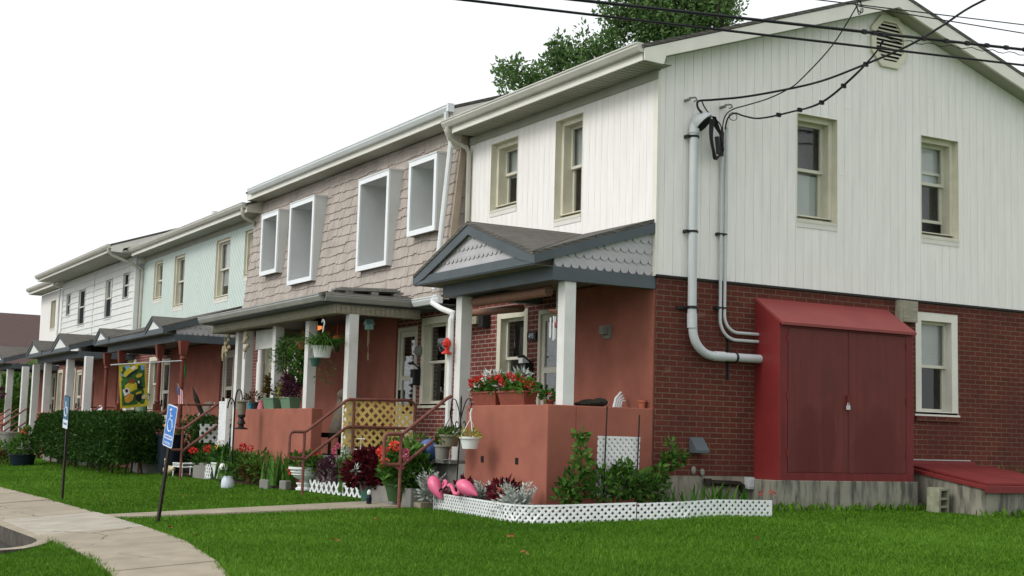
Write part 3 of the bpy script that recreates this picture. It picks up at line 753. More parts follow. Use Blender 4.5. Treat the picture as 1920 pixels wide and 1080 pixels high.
for (y0, y1, z0, z1) in DOR:
    b = MB(); F = MF(-.42)
    ring(b, F, y0, y1, z0, z1, .085, -.02, .012)
    d = b.build('dormer', M['dormer_white'], H2)
    s = MB()
    for yy in (y0 + .004, y1 - .024):
        s.hexa([(-.402, yy, z0), (-.402, yy + .02, z0), (mx(z0) + .02, yy + .02, z0), (mx(z0) + .02, yy, z0), (-.402, yy, z1), (-.402, yy + .02, z1), (mx(z1) + .02, yy + .02, z1), (mx(z1) + .02, yy, z1)])
    s.hexa([(-.44, y0 - .01, z1), (-.44, y1 + .01, z1), (mx(z1) + .03, y1 + .01, z1), (mx(z1) + .03, y0 - .01, z1), (-.44, y0 - .01, z1 + .025), (-.44, y1 + .01, z1 + .025), (mx(z1) + .03, y1 + .01, z1 + .04), (mx(z1) + .03, y0 - .01, z1 + .04)])
    s.build('cheek', M['dormer_in'], d)
    l = MB(); h = (y0 + .085, y1 - .085, z0 + .085, z1 - .085); reveal(l, F, h, -.018, -.62); l.build('lining', M['dormer_in'], d)
    k = MB(); ring(k, F, h[0], h[1], h[2], h[3], .06, -.66, -.60); k.build('sash', M['dormer_white'], d)
    g = MB(); lbox(g, F, h[0] + .05, h[1] - .05, h[2] + .05, h[3] - .05, -.64, -.635); g.build('pane', M['glass'], d)
    k = MB(); lbox(k, F, h[0] - .01, h[1] + .01, h[2] - .01, h[3] + .01, -.80, -.79); k.build('room_backing', M['dark_in'], d)  # near-black sheet standing for the shade of the room behind the dormer
b = MB(); gutter_run(b, (-.451, 14.2, 5.825), (-.451, 4.86, 5.825), (-1, 0, 0)); b.box(-.56, -.452, 4.80, 4.859, 5.70, 5.83); b.build('gutter', M['gutter_w'], H2)
downspout(H2, [(-.50, 4.96, 5.71), (-.50, 4.97, 5.58), (-.36, 5.02, 5.50), (-.30, 5.16, 5.40), (-.45, 5.18, 3.5), (-.50, 5.2, 2.95)], 'gutter_w', .085)
facade_lower(H2, 5.1, 14.75, [(5.60, 6.60, 1.17, 2.62), (13.3, 14.2, 1.17, 2.6)], [(6.75, 7.5), (12.2, 12.95)], [(7.55, 12.15)], xw=.0)
shell(H2, 5.12, 14.7, .24)
# hipped porch: roof, gutters, ribbed beam
b = MB(); ze, zw = 2.865, 3.22
E1, E2, E3, E4 = (-2.03, 6.02, ze), (-2.03, 12.35, ze), (0, 10.6, zw), (0, 7.9, zw)
for pl in ([E1, E2, E3, E4], [E1, E4, (0, 6.02, ze)], [E2, (0, 12.35, ze), E3]): b.prism(pl, (0, 0, -.04))
k = 0
for f_ in np.linspace(.06, .94, 9):   # raised shingle courses
    x0 = -2.03 + 2.03 * f_; zz = ze + (zw - ze) * f_; b.box(x0, x0 + .03, 6.02 + 1.88 * f_, 12.35 - 1.75 * f_, zz - .01, zz + .014)
b.prism([(-.45, 5.05, 2.86), (-.45, 6.02, 2.86), (.02, 6.02, 3.0), (.02, 5.05, 3.0)], (0, 0, -.03)); b.prism([(-.45, 12.35, 2.86), (-.45, 14.75, 2.86), (.02, 14.75, 3.0), (.02, 12.35, 3.0)], (0, 0, -.03))
pr = b.build('porch_roof', M['roof'], H2)
b = MB(); gutter_run(b, (-1.97, 12.3, 2.855), (-1.97, 6.08, 2.855), (-1, 0, 0), .1, .12); gutter_run(b, (-1.96, 6.09, 2.855), (-.46, 6.09, 2.855), (0, -1, 0), .1, .12); b.build('gutter', M['gutter_d'], pr)
b = MB(); gutter_run(b, (-.42, 5.98, 2.855), (-.42, 5.05, 2.855), (-1, 0, 0), .1, .12); b.build('gutter', M['gutter_w'], pr); b = MB(); gutter_run(b, (-.42, 14.7, 2.855), (-.42, 12.4, 2.855), (-1, 0, 0), .1, .12); b.build('gutter', M['gutter_w'], pr)
b = MB(); b.box(-1.97, -.003, 6.10, 12.28, 2.715, 2.723); b.box(-.42, -.003, 5.06, 6.0, 2.72, 2.73); b.box(-.42, -.003, 12.3, 14.7, 2.72, 2.73); b.box(-1.96, -1.93, 6.1, 12.28, 2.724, 2.82); b.box(-1.92, -.003, 6.10, 6.13, 2.724, 2.82); b.build('soffit', M['slate'], pr)
b = MB(); b.box(-1.75, -1.58, 6.16, 12.4, 2.565, 2.714); b.box(-1.58, -.26, 6.16, 6.33, 2.565, 2.714); b.box(-1.58, -.003, 12.2, 12.38, 2.565, 2.714)
x = -1.72
while x < -.3: b.box(x, x + .05, 6.145, 6.159, 2.57, 2.70); x += .085
y = 6.2
while y < 12.35: b.box(-1.76, -1.751, y, y + .05, 2.57, 2.61); y += .085
b.build('beam', M['wood'], pr)
porch_floor(H2, 6.2, 12.4); parapet(H2, 7.5, 11.45, th=.19)
for y, z0 in ((6.13, -.3), (7.86, 1.09), (9.45, 1.09), (11.05, 1.09), (11.49, .33)): post(H2, -1.5, y, z0, 2.565)
stairs(H2, 6.35, 7.45, True); stairs(H2, 11.75, 12.3, True)
handrail(H2, 6.06, True); handrail(H2, 12.45, True)

# ================================================================== MINT HOUSE
H3 = thing('mint_house', 'pale mint green pair with diagonal boards meeting in a chevron and beige deep set windows', 'house', (0, 14.75, 0))
main_roof(H3, 14.45, 24.0, .0, rake=False)
wins = [(22.3, 23.1, 4.03, 5.16), (20.3, 21.2, 3.70, 5.12), (16.75, 17.78, 3.66, 5.15), (14.95, 15.72, 4.02, 5.15)]
b = MB(); sheet(b, MF(), [14.75, 24.3], [2.75, 5.36], wins, lambda u, v: .03)
for h in wins: reveal(b, MF(), h, .03, -.1)
b.build('front_siding', M['mint_chev'], H3)
for i, w in enumerate(wins): window(H3, MF(-.03), *w, apron=.15, deep=.105, case=.065, cas_w=-.04, blind=((.55, .98) if i != 2 else (.2, .98)), split=.5)
b = MB(); lbox(b, MF(), 14.8, 24.3, 5.255, 5.372, .031, .05); b.build('frieze', M['soffit'], H3)
b = MB(); gutter_run(b, (-.451, 24.0, 5.585), (-.451, 14.5, 5.585), (-1, 0, 0)); b.build('gutter', M['gutter'], H3)
downspout(H3, [(-.50, 14.62, 5.47), (-.50, 14.62, 5.36), (-.44, 14.64, 5.27), (-.2, 14.7, 5.2), (-.14, 14.78, 5.1), (-.1, 14.8, 3.0)], 'almond')
facade_lower(H3, 14.75, 24.3, [(15.0, 15.95, 1.17, 2.6), (22.3, 23.25, 1.17, 2.6)], [(16.2, 16.95), (21.25, 22.0)], [(17.1, 21.1)])
shell(H3, 14.8, 24.2, 0)
b = MB(); b.lathe((2.2, 25.2, 5.9), [(.085, 0), (.085, 1.15)], 14); b.build('vent_pipe', M['white'], H3, smooth=True)
porch_roof(H3, 15.72, 22.01, [(15.72, 17.23, 16.62, 3.18), (20.49, 22.01, 21.45, 3.18)])
porch_floor(H3, 15.2, 22.2); parapet(H3, 17.0, 20.7)
for y, z0 in ((15.25, -.2), (17.05, 1.09), (20.45, 1.09), (21.9, -.2)): post(H3, -1.5, y, z0, 2.585, .15, 'brown_post', True)
stairs(H3, 15.5, 16.9); stairs(H3, 20.9, 22.1); handrail(H3, 15.5, True); handrail(H3, 22.1)

# ================================================================== WHITE CLAPBOARD HOUSE
H4 = thing('clapboard_house', 'white clapboard pair with wide dark soffit and four black screened windows', 'house', (0, 24.3, 0))
main_roof(H4, 24.0, 33.9, .285, xe=-1.0)
wins = [(32.37, 32.95, 4.29, 5.07), (30.27, 31.17, 3.87, 5.06), (26.87, 27.7, 3.88, 5.08), (25.0, 25.66, 4.31, 5.10)]
vs = []; z = 2.8
while z < 5.46: vs += [z, z - .004]; z += .186
wl = lambda u, v: (.026 if min(abs(v - q) for q in vs[::2]) < 1e-4 else (.006 if min(abs(v - q) for q in vs[1::2]) < 1e-4 else .006 + .020 * (1 - ((v - 2.8) % .186) / .186)))
b = MB(); sheet(b, MF(-.2), [24.3, 33.6], vs + [5.45], wins, wl)
for h in wins: reveal(b, MF(-.2), h, .02, -.1)
b.build('front_siding', M['lap'], H4)
b = MB(); sheet(b, MG(24.3), [-.2, .0], vs + [5.45], [], wl); b.build('side_siding', M['lap'], H4)
for bx_ in (((-.24, -.12, 24.26, 24.31, 2.75, 5.45), (-.24, -.2, 24.31, 24.42, 2.75, 5.45)), ((-.235, -.2, 29.12, 29.17, 2.8, 5.45),), ((-.24, -.16, 33.5, 33.62, 2.75, 5.45),)):
    b = MB(); [b.box(*e) for e in bx_]; b.build('corner_trim', M['lap'], H4)
for i, w in enumerate(wins): window(H4, MF(-.2), *w, deep=.02, case=.045, apron=.04, trim='lap', cas_w=.03, screen=(1 if i == 2 else 2), blind=((.52, .98) if i == 2 else None))
b = MB(); gutter_run(b, (-1.001, 33.9, 5.66), (-1.001, 24.0, 5.66), (-1, 0, 0)); b.build('gutter', M['gutter'], H4)
downspout(H4, [(-1.05, 24.1, 5.55), (-1.05, 24.1, 5.47), (-.95, 24.12, 5.38), (-.16, 24.2, 5.12), (-.06, 24.2, 5.02), (-.06, 24.2, 2.9)], 'almond', .085)
b = MB(); b.box(-.2, .1, 24.35, 33.55, 2.74, 2.76); b.build('overhang', M['soffit'], H4)
facade_lower(H4, 24.3, 33.6, [(24.6, 25.5, 1.17, 2.6), (32.0, 32.95, 1.17, 2.6)], [(25.7, 26.45), (31.05, 31.8)], [(26.6, 31.0)])
shell(H4, 24.4, 33.5, .285)
porch_roof(H4, 24.84, 30.85, [(24.84, 27.3, 26.2, 3.30), (28.53, 30.85, 29.9, 3.28)])
porch_floor(H4, 24.3, 31.5); parapet(H4, 26.3, 30.0)
for y, z0 in ((24.0, -.2), (26.2, 1.09), (29.25, 1.09), (31.0, -.2)): post(H4, -1.5, y, z0, 2.585, .2)
stairs(H4, 24.4, 26.2); stairs(H4, 30.3, 31.6); handrail(H4, 24.3, True); handrail(H4, 31.7)

b = MB(); b.prism([(-.72, 24.03, 5.50), (RX, 24.03, 7.0), (8, 24.03, 5.8), (8, 24.03, 5.2), (-.2, 24.03, 5.2), (-.2, 24.03, 5.462), (-.72, 24.03, 5.462)], (0, .08, 0)); b.build('party_gable', M['almond'], H4)
# ================================================================== FAR HOUSE
H5 = thing('far_house', 'cream house at the far end of the row with one tall window by the downspout', 'house', (0, 33.6, 0))
main_roof(H5, 33.3, 38.3, .03, rake=False)
w = (35.52, 36.3, 4.0, 5.06)
b = MB(); sheet(b, MF(), [33.6, 38.06], [2.75, 5.38], [w], lambda u, v: .03); reveal(b, MF(), w, .03, -.1); b.build('front_siding', M['cream'], H5)
window(H5, MF(-.03), *w, apron=.12)
b = MB(); gutter_run(b, (-.451, 38.3, 5.61), (-.451, 33.5, 5.61), (-1, 0, 0)); b.build('gutter', M['gutter'], H5)
downspout(H5, [(-.5, 33.72, 5.5), (-.5, 33.72, 5.4), (-.3, 33.72, 5.3), (-.30, 33.72, 3)], 'white', .07)
facade_lower(H5, 33.6, 38.06, [(33.9, 34.7, 1.17, 2.6)], [(35, 35.75)], [(36, 38.0)])
shell(H5, 33.6, 38.06, 0)
porch_roof(H5, 34.7, 38.0, [(34.7, 38.0, 36.4, 3.4)])
porch_floor(H5, 33.3, 38.0); parapet(H5, 35.6, 38.0)
for y, z0 in ((32.72, -.2), (35.4, -.3), (37.7, 1.09)): post(H5, -1.5, y, z0, 2.585, .2)
stairs(H5, 33.2, 34.4); handrail(H5, 33.1); handrail(H5, 34.6)
# ================================================================== GROUND, PATHS, ROAD
BAY = lambda x, y: x < -7.02 and y > (2.35 if x > -7.9 else 1.55) + max(0, 1.0 - (-7.02 - x)) * 0
def in_bay(x, y):
    if x > -6.72: return False
    if x < -8.0: return y > 1.27
    cx, cy, rr = -8.0, 2.53, 1.27
    return y > cy or (x - cx) ** 2 + (y - cy) ** 2 < rr * rr
b = MB(); xs = list(np.arange(-60, -12, 6.0)) + list(np.arange(-12, -6.2, .2)) + list(np.arange(-6.2, 9, 1.1)) + list(np.arange(10, 140, 13.0))
ys = list(np.arange(-40, -12, 4.0)) + list(np.arange(-12, 0, 1.0)) + list(np.arange(0, 6.01, .2)) + list(np.arange(7, 40, 3.0)) + list(np.arange(42, 400, 30.0))
idx = {}
for i, x in enumerate(xs):
    for j, y in enumerate(ys):
        z = gz(max(x, -12), y) - .012
        if in_bay(x, y): z -= .33
        idx[i, j] = len(b.v); b.v.append((x, y, z))
for i in range(len(xs) - 1):
    for j in range(len(ys) - 1):
        b.f.append((idx[i, j], idx[i + 1, j], idx[i + 1, j + 1], idx[i, j + 1])); b.mi.append(0)
m, nt, p = new_mat('lawn_ground')
n1 = noise(nt, pos(nt), .55, 5); n2 = noise(nt, pos(nt), 14, 4)
c = mixc(nt, ramp(nt, n1, .35, .68), (.035, .10, .006), (.06, .165, .009))
c = mixc(nt, math_n(nt, 'MULTIPLY', ramp(nt, n2, .42, .7), .6), c, (.03, .06, .007))
nt.links.new(c, p.inputs['Base Color']); p.inputs['Roughness'].default_value = .95; p.inputs['Specular IOR Level'].default_value = .05; bump(nt, p, noise(nt, pos(nt), 45, 4), .03, .8)
b.build('lawn', m, kind='structure', smooth=True)
XR_ = ([-40, -14, -6, -3.4, -1.92, -.66, .81, 2.86, 4.96, 9.0, 60], [-11.5, -8.3, -6.75, -6.28, -5.98, -5.75, -5.58, -5.45, -5.37, -5.30, -5.27])
XL_ = ([-40, -14, -6, -1.25, .2, 1.9, 3.1, 5.9, 60], [-13.0, -9.6, -7.7, -6.84, -6.74, -6.70, -6.67, -6.62, -6.60])
xr = lambda y: float(np.interp(y, *XR_)); xl = lambda y: float(np.interp(y, *XL_))
# sidewalk slabs, the newer one paler
def slab(b, x0, x1, y0, y1, e=.022, g=.013):
    h = lambda x, y: gz(x, y) + e
    c = [(xl(y0), y0 + g), (xr(y0), y0 + g), (xr(y1), y1 - g), (xl(y1), y1 - g)]
    b.hexa([(x, y, h(x, y) - .14) for x, y in c] + [(x, y, h(x, y)) for x, y in c])
b = MB(); js = [-14.5, -12, -9.6, -7.3, -5.2, -3.1, -1.11, .81, 2.86, 5.62, 9.0, 11.3, 13.6, 16, 18.4, 20.8, 23.2, 25.6, 28, 30.4, 32.8, 35.2, 38, 41]
for y0, y1 in zip(js[:-1], js[1:]):
    b.cur = 1 if abs(y0 - 2.86) < .01 else 0
    slab(b, -7.02, -5.48, y0, y1, .02 + random.uniform(-.009, .009))
b.build('sidewalk', [M['walk'], M['walk_new']], kind='structure', bevel=.006)
b = MB()
for k in range(4):
    f0, f1 = k / 4, (k + 1) / 4
    xa, xb = -5.37 + 3.33 * f0, -5.37 + 3.33 * f1
    ya, yb = 4.62 - 1.86 * f0, 4.62 - 1.86 * f1; yc, yd = 5.22 - 1.28 * f0, 5.22 - 1.28 * f1
    cs = [(xa + .006, ya), (xb - .006, yb), (xb - .006, yd), (xa + .006, yc)]
    b.hexa([(x, y, gz(x, y) - .1) for x, y in cs] + [(x, y, gz(x, y) + .016) for x, y in cs])
b.build('path', M['walk'], kind='structure')
b = MB(); b.box(-1.98, -1.8, 2.4, 4.1, -.5, -.185); b.build('path_edge', M['walk'], kind='structure')
# kerb and road of the parking bay
b = MB(); pts = [(-6.71, 60.0), (-6.71, 2.53)] + [(-8.0 + 1.29 * math.cos(R(a)), 2.53 - 1.29 * math.sin(R(a))) for a in range(10, 91, 10)] + [(-60, 1.24)]
for (xa, ya), (xb, yb) in zip(pts[:-1], pts[1:]):
    d = Vector((xb - xa, yb - ya, 0)).normalized(); n = Vector((d.y, -d.x, 0)) * .08
    q = [(xa + n.x, ya + n.y), (xb + n.x, yb + n.y), (xb - n.x, yb - n.y), (xa - n.x, ya - n.y)]
    zt_ = lambda x, y: gz(max(x, -7.1), y) + .012
    b.hexa([(x, y, zt_(x, y) - .4) for x, y in q] + [(x, y, zt_(x, y)) for x, y in q])
b.mi = [0 if k % 6 == 1 else 1 for k in range(len(b.f))]; b.build('kerb', [M['walk'], simple('dirty_kerb_face', (.085, .075, .062), .95, .35, 7)], kind='structure')
b = MB()
for xa, xb, ya in ((-8.0, -6.78, 2.53), (-60, -8.0, 1.31)): b.quad((xa, ya, -.79), (xb, ya, -.79), (xb, 60, -.79), (xa, 60, -.79))
b.poly(*([(-8.0, 2.53, -.79)] + [(-8.0 + 1.22 * math.cos(R(a)), 2.53 - 1.22 * math.sin(R(a)), -.79) for a in range(0, 91, 10)]))
b.build('road', M['asphalt'], kind='structure')
b = MB(); F_ = [(-1.85, 2.28), (-1.91, 1.65), (-2.09, -.01), (-1.95, -.42), (-1.41, -.72), (-.41, -1.17), (.77, -1.34), (.9, -.02), (-1.54, -.02), (-1.54, 2.28)]
b.poly(*[(x * .985, y * .985, gz(x, y) + .008) for x, y in F_]); b.build('flower_bed', M['soil'], kind='structure')
b = MB()
for x0, x1, y0, y1 in ((-1.66, -1.53, 3.95, 6.3), (-1.9, -1.53, 7.5, 11.5), (-1.75, -1.3, 12.5, 15.2)):
    b.quad(*[(x, y, gz(x, y) + .008) for x, y in ((x0, y0), (x1, y0), (x1, y1), (x0, y1))])
b.build('flower_bed', M['soil'], kind='structure')

# grass blades over the lawn that the camera looks across
CAM = np.array([-10.109, -14.176, .673])
def grass(n):
    P = []; got = 0
    while got < n:
        k = 400000
        d = 9.5 + 33 * RNG.random(k) ** 1.9; a = R(29.6) + (RNG.random(k) - .5) * R(47)
        x = CAM[0] + d * np.sin(a); y = CAM[1] + d * np.cos(a)
        ok = (x < 8.5) & (x > -16)
        rx, lx = np.interp(y, *XR_), np.interp(y, *XL_); jag = .03 * np.sin(y * 7.1) * np.sin(y * 2.3 + 1) + .02 * np.sin(y * 17); ok &= ~((x > lx + .02 + jag) & (x < rx - .03 + jag))
        wy0 = 4.62 - 1.86 * (x + 5.46) / 3.42; wy1 = 5.22 - 1.28 * (x + 5.46) / 3.42
        ok &= ~((x > -5.47) & (x < -1.75) & (y > wy0) & (y < wy1))
        ok &= ~((x > -1.5) & (y > 0)) & ~((x > -2.3) & (x < -1.5) & (y > 2.6) & (y < 3.9))
        ok &= ~((x > 1.5) & (x < 3.95) & (y > -.5)) & ~((x > 4.1) & (x < 5.7) & (y > -1.45)) & ~((x > -1.9) & (x < .8) & (y > -.6))
        bay = (x < -6.6) & ((y > 2.5) | ((x < -8.0) & (y > 1.2)) | ((x + 8.0) ** 2 + (y - 2.53) ** 2 < 1.8))
        ok &= ~bay
        x, y, d = x[ok], y[ok], d[ok]; P.append(np.stack([x, y, d], 1)); got += len(x)
    P = np.concatenate(P)[:n]
    x, y, d = P[:, 0], P[:, 1], P[:, 2]
    z = -.10 + .075 * np.minimum(x, 0) + .03 * np.minimum(y, 0) - .012
    patch = np.sin(x * 1.7 + 1.3 * np.sin(y * .9)) * np.sin(y * 1.3 + x * .4) * .5 + np.sin(x * 5.1 + y * 3.3) * .25
    edge = np.minimum(np.abs(x - np.interp(y, *XR_)), np.abs(x - np.interp(y, *XL_))); tall = 1 + 1.0 * np.exp(-edge / .12)
    h = (.016 + .022 * RNG.random(n) + .03 * (RNG.random(n) > .985)) * (1 + .35 * patch) * tall * (1 + .004 * d)
    w = (.003 + .0005 * d) * (.7 + .6 * RNG.random(n)); az = RNG.random(n) * 2 * PI; ln = RNG.normal(0, .55, (n, 2)) * h[:, None]
    c, s_ = np.cos(az) * w / 2, np.sin(az) * w / 2
    a_ = np.stack([x - c, y - s_, z], 1); b_ = np.stack([x + c, y + s_, z], 1); t = np.stack([x + ln[:, 0], y + ln[:, 1], z + h], 1)
    v = np.stack([a_, b_, t], 1).reshape(-1, 3)
    big = np.sin(x * .6 + 2 * np.sin(y * .35)) * np.cos(y * .8 - x * .3); tint = np.clip(.48 + .2 * patch + .12 * big + RNG.normal(0, .26, n), 0, 1)
    o = raw_mesh('grass', v, np.arange(3 * n).reshape(n, 3), M['grass'], None, np.repeat(tint, 3))
    tag(o, 'short green lawn grass in front of the row of houses', 'grass', kind='stuff')
grass(560000)

# ================================================================== LIGHT, SKY, CAMERA
w = bpy.data.worlds.new('World'); S.world = w; w.use_nodes = True
nt = w.node_tree; bg = nt.nodes['Background']
sky = nt.nodes.new('ShaderNodeTexSky'); sky.sky_type = 'NISHITA'; sky.sun_disc = False
SUN_EL, SUN_AZ = R(40), R(270)          # azimuth clockwise from +Y: the sun stands over the street side
sky.sun_elevation = SUN_EL; sky.sun_rotation = SUN_AZ; sky.dust_density = 6; sky.air_density = 1.2; sky.ozone_density = .6
hs = nt.nodes.new('ShaderNodeHueSaturation'); hs.inputs['Saturation'].default_value = .10
nt.links.new(sky.outputs[0], hs.inputs['Color'])
mx_ = nt.nodes.new('ShaderNodeMix'); mx_.data_type = 'RGBA'; mx_.inputs[0].default_value = .72; mx_.inputs[7].default_value = (11.2, 11.6, 11.9, 1)
nt.links.new(hs.outputs[0], mx_.inputs[6]); nt.links.new(mx_.outputs[2], bg.inputs[0]); bg.inputs[1].default_value = .118
sd = bpy.data.lights.new('sun', 'SUN'); sd.energy = 1.4; sd.angle = R(22); sd.color = (1, .97, .92)
so = bpy.data.objects.new('sun', sd); COL.objects.link(so)
dirv = Vector((math.sin(SUN_AZ) * math.cos(SUN_EL), math.cos(SUN_AZ) * math.cos(SUN_EL), math.sin(SUN_EL)))
so.rotation_euler = dirv.to_track_quat('Z', 'Y').to_euler(); so.location = (-20, -5, 25)
cd = bpy.data.cameras.new('camera'); cam = bpy.data.objects.new('camera', cd); COL.objects.link(cam); S.camera = cam
yaw, pitch, roll = R(29.58409), R(6.17707), R(1.53321)
f = Vector((math.cos(pitch) * math.sin(yaw), math.cos(pitch) * math.cos(yaw), math.sin(pitch)))
r = Vector((math.cos(yaw), -math.sin(yaw), 0)); u = r.cross(f)
r, u = r * math.cos(roll) + u * math.sin(roll), -r * math.sin(roll) + u * math.cos(roll)
cam.matrix_world = Matrix(((r.x, u.x, -f.x, CAM[0]), (r.y, u.y, -f.y, CAM[1]), (r.z, u.z, -f.z, CAM[2]), (0, 0, 0, 1)))
cd.sensor_width = 36; cd.lens = 36 * 2619.16 / 1920; cd.clip_end = 2000
S.view_settings.view_transform = 'Standard'; S.view_settings.look = 'None'; S.view_settings.exposure = 0; S.view_settings.gamma = 1
S.cycles.max_bounces = 8; S.cycles.transparent_max_bounces = 12
try: S.cycles.use_denoising = True
except Exception: pass
# ================================================================== THINGS
def one(mb, name, mat, label, cat, group=None, **kw):
    o = mb.build(name, mat, None, **kw); return tag(o, label, cat, group)
def bowl(b, c, r0, r1, h, rim=.012, n=20, lip=.025):
    """open pot: foot radius r0, mouth radius r1"""
    b.lathe(c, [(r0, 0), (r1 - rim * .4, h - lip), (r1 + rim, h - lip), (r1 + rim, h), (r1 - .008, h), (r0 * .9, .03)], n)
def lattice(b, F, L, H, per, wd, th=.007, rails=()):
    hw = wd * .707; c = -H
    def cl(s): return min(max(s, 0), L)
    for sgn, w0 in ((1, 0), (-1, th)):
        c = -H - per
        while c < L + H + per:
            lo, hi = 0.0, H; pts = []
            for (h, o) in ((lo, -hw), (lo, hw), (hi, hw), (hi, -hw)): pts.append([c + sgn * h + o if sgn > 0 else c + (H - h) + o, h])
            # clip the parallelogram to 0..L
            def clip(poly, keep, at):
                out = []
                for i in range(len(poly)):
                    p, q = poly[i], poly[(i + 1) % len(poly)]; kp, kq = keep(p[0]), keep(q[0])
                    if kp: out.append(p)
                    if kp != kq:
                        t = (at - p[0]) / (q[0] - p[0]); out.append([at, p[1] + t * (q[1] - p[1])])
                return out
            poly = clip(pts, lambda s: s >= 0, 0); poly = clip(poly, lambda s: s <= L, L) if poly else poly
            if len(poly) >= 3:
                b.prism([F(s, h, w0) for s, h in poly], Vector(F(poly[0][0], poly[0][1], w0 + th)) - Vector(F(poly[0][0], poly[0][1], w0)))
            c += per
    for (s0, s1, h0, h1) in rails:
        n = max(1, int((s1 - s0) / .12))
        for k in range(n):
            a, d = s0 + (s1 - s0) * k / n, s0 + (s1 - s0) * (k + 1) / n
            b.hexa([F(a, h0, -.002), F(d, h0, -.002), F(d, h1, -.002), F(a, h1, -.002), F(a, h0, 2 * th + .002), F(d, h0, 2 * th + .002), F(d, h1, 2 * th + .002), F(a, h1, 2 * th + .002)])
def path_frame(pts, dz=0.0, tilt=0):
    P = [Vector((x, y, 0)) for x, y in pts]; ls = [0]
    for a, c in zip(P[:-1], P[1:]): ls.append(ls[-1] + (c - a).length)
    def F(s, h, w):
        i = 0
        while i < len(P) - 2 and s > ls[i + 1]: i += 1
        d = (P[i + 1] - P[i]).normalized(); p = P[i] + d * (s - ls[i]); n = Vector((d.y, -d.x, 0))
        q = p - n * w
        return (q.x, q.y, gz(p.x, p.y) + dz + h)
    return F, ls[-1]
def text(body, size, M_, mat, parent, name='lettering'):
    c = bpy.data.curves.new(name, 'FONT'); c.resolution_u = 3; c.body = body; c.size = size; c.align_x = 'CENTER'; c.align_y = 'CENTER'; c.extrude = .0015
    t_ = bpy.data.objects.new(name, c); COL.objects.link(t_); bpy.context.view_layer.update()
    me = bpy.data.meshes.new_from_object(t_.evaluated_get(bpy.context.evaluated_depsgraph_get())); bpy.data.objects.remove(t_); bpy.data.curves.remove(c)
    me.materials.clear(); me.materials.append(mat)
    o = bpy.data.objects.new(name, me); COL.objects.link(o); o.parent = parent
    o.matrix_local = Matrix.Translation(-ORG[parent]) @ M_; ORG[o] = ORG[parent]; return o
def frame_m(p, xdir, ydir):
    x = Vector(xdir).normalized(); y = Vector(ydir).normalized(); z = x.cross(y)
    return Matrix(((x.x, y.x, z.x, p[0]), (x.y, y.y, z.y, p[1]), (x.z, y.z, z.z, p[2]), (0, 0, 0, 1)))

# ---- the gable side: service cabinet on its plinth, cellar bulkhead, conduits
pl = MB(); pl.box(1.52, 3.96, -.515, -.012, -.6, .25); one(pl, 'concrete_plinth', M['concrete'], 'stained concrete plinth under the red metal cabinet', 'plinth', bevel=.008)
cb = thing('utility_cabinet', 'tall red metal utility cabinet with two padlocked doors and a sloping roof', 'cabinet', (2.74, -.25, .25))
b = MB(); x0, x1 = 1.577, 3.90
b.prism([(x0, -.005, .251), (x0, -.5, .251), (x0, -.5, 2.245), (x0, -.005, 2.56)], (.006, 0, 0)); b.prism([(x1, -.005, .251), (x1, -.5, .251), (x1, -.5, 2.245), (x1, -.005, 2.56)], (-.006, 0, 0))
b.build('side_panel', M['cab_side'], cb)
b = MB(); ring(b, MG(-.494), x0 + .006, x1 - .006, .251, 2.245, .125, 0, .006, tb=.10, tt=.06); b.box(x0 + .01, x1 - .01, -.015, -.007, .251, 2.5); b.build('front_frame', M['cab'], cb)
m, nt, p = new_mat('cabinet_door_red'); sx = nd(nt, 'ShaderNodeSeparateXYZ'); nt.links.new(pos(nt), sx.inputs[0])
stains = None
for cx, cz, rx, rz in ((3.28, .62, .40, .56), (2.05, .60, .22, .62), (2.38, .72, .15, .5)):
    d = math_n(nt, 'ADD', math_n(nt, 'POWER', math_n(nt, 'DIVIDE', math_n(nt, 'SUBTRACT', sx.outputs[0], cx), rx), 2), math_n(nt, 'POWER', math_n(nt, 'DIVIDE', math_n(nt, 'SUBTRACT', sx.outputs[2], cz), rz), 2))
    d = math_n(nt, 'ADD', d, math_n(nt, 'MULTIPLY', math_n(nt, 'SUBTRACT', noise(nt, pos(nt), 5, 5), .5), 1.8))
    k = math_n(nt, 'SUBTRACT', 1.0, ramp(nt, d, .6, 1.25)); stains = k if stains is None else math_n(nt, 'MAXIMUM', stains, k)
c0 = mixc(nt, ramp(nt, noise(nt, stretch(nt, pos(nt), (7, 7, .5)), 2, 4), .3, .7), (.110, .024, .020), (.15, .031, .027)); c0 = mixc(nt, ramp(nt, noise(nt, pos(nt), 38, 4), .70, .74), c0, (.26, .09, .075)); c0 = mixc(nt, math_n(nt, 'MULTIPLY', ramp(nt, noise(nt, pos(nt), 2.2, 5), .5, .75), .5), c0, (.075, .022, .018))
nt.links.new(mixc(nt, math_n(nt, 'MULTIPLY', stains, .6), c0, (.085, .009, .009)), p.inputs['Base Color'])
p.inputs['Specular IOR Level'].default_value = .2; nt.links.new(math_n(nt, 'SUBTRACT', .52, math_n(nt, 'MULTIPLY', stains, .1)), p.inputs['Roughness'])
for a, c in ((x0 + .14, 2.728), (2.736, x1 - .14)):
    b = MB(); lbox(b, MG(-.49), a, c, .356, 2.18, 0, .012); d = b.build('door', m, cb)
    h = MB(); e = a - .012 if a < 2 else c + .012
    for z in (.55, 1.27, 2.0): h.tube([(e, -.508, z), (e, -.508, z + .09)], .011, 8)
    h.build('hinge', M['cab'], d)
b = MB(); b.box(2.70, 2.716, -.53, -.503, 1.24, 1.36); b.build('hasp', M['cab'], cb)
b = MB(); b.box(2.685, 2.73, -.545, -.515, 1.17, 1.225); b.tube([(2.695, -.53, 1.22), (2.695, -.53, 1.255), (2.72, -.53, 1.255), (2.72, -.53, 1.22)], .005, 6); b.build('padlock', M['pipe'], cb)
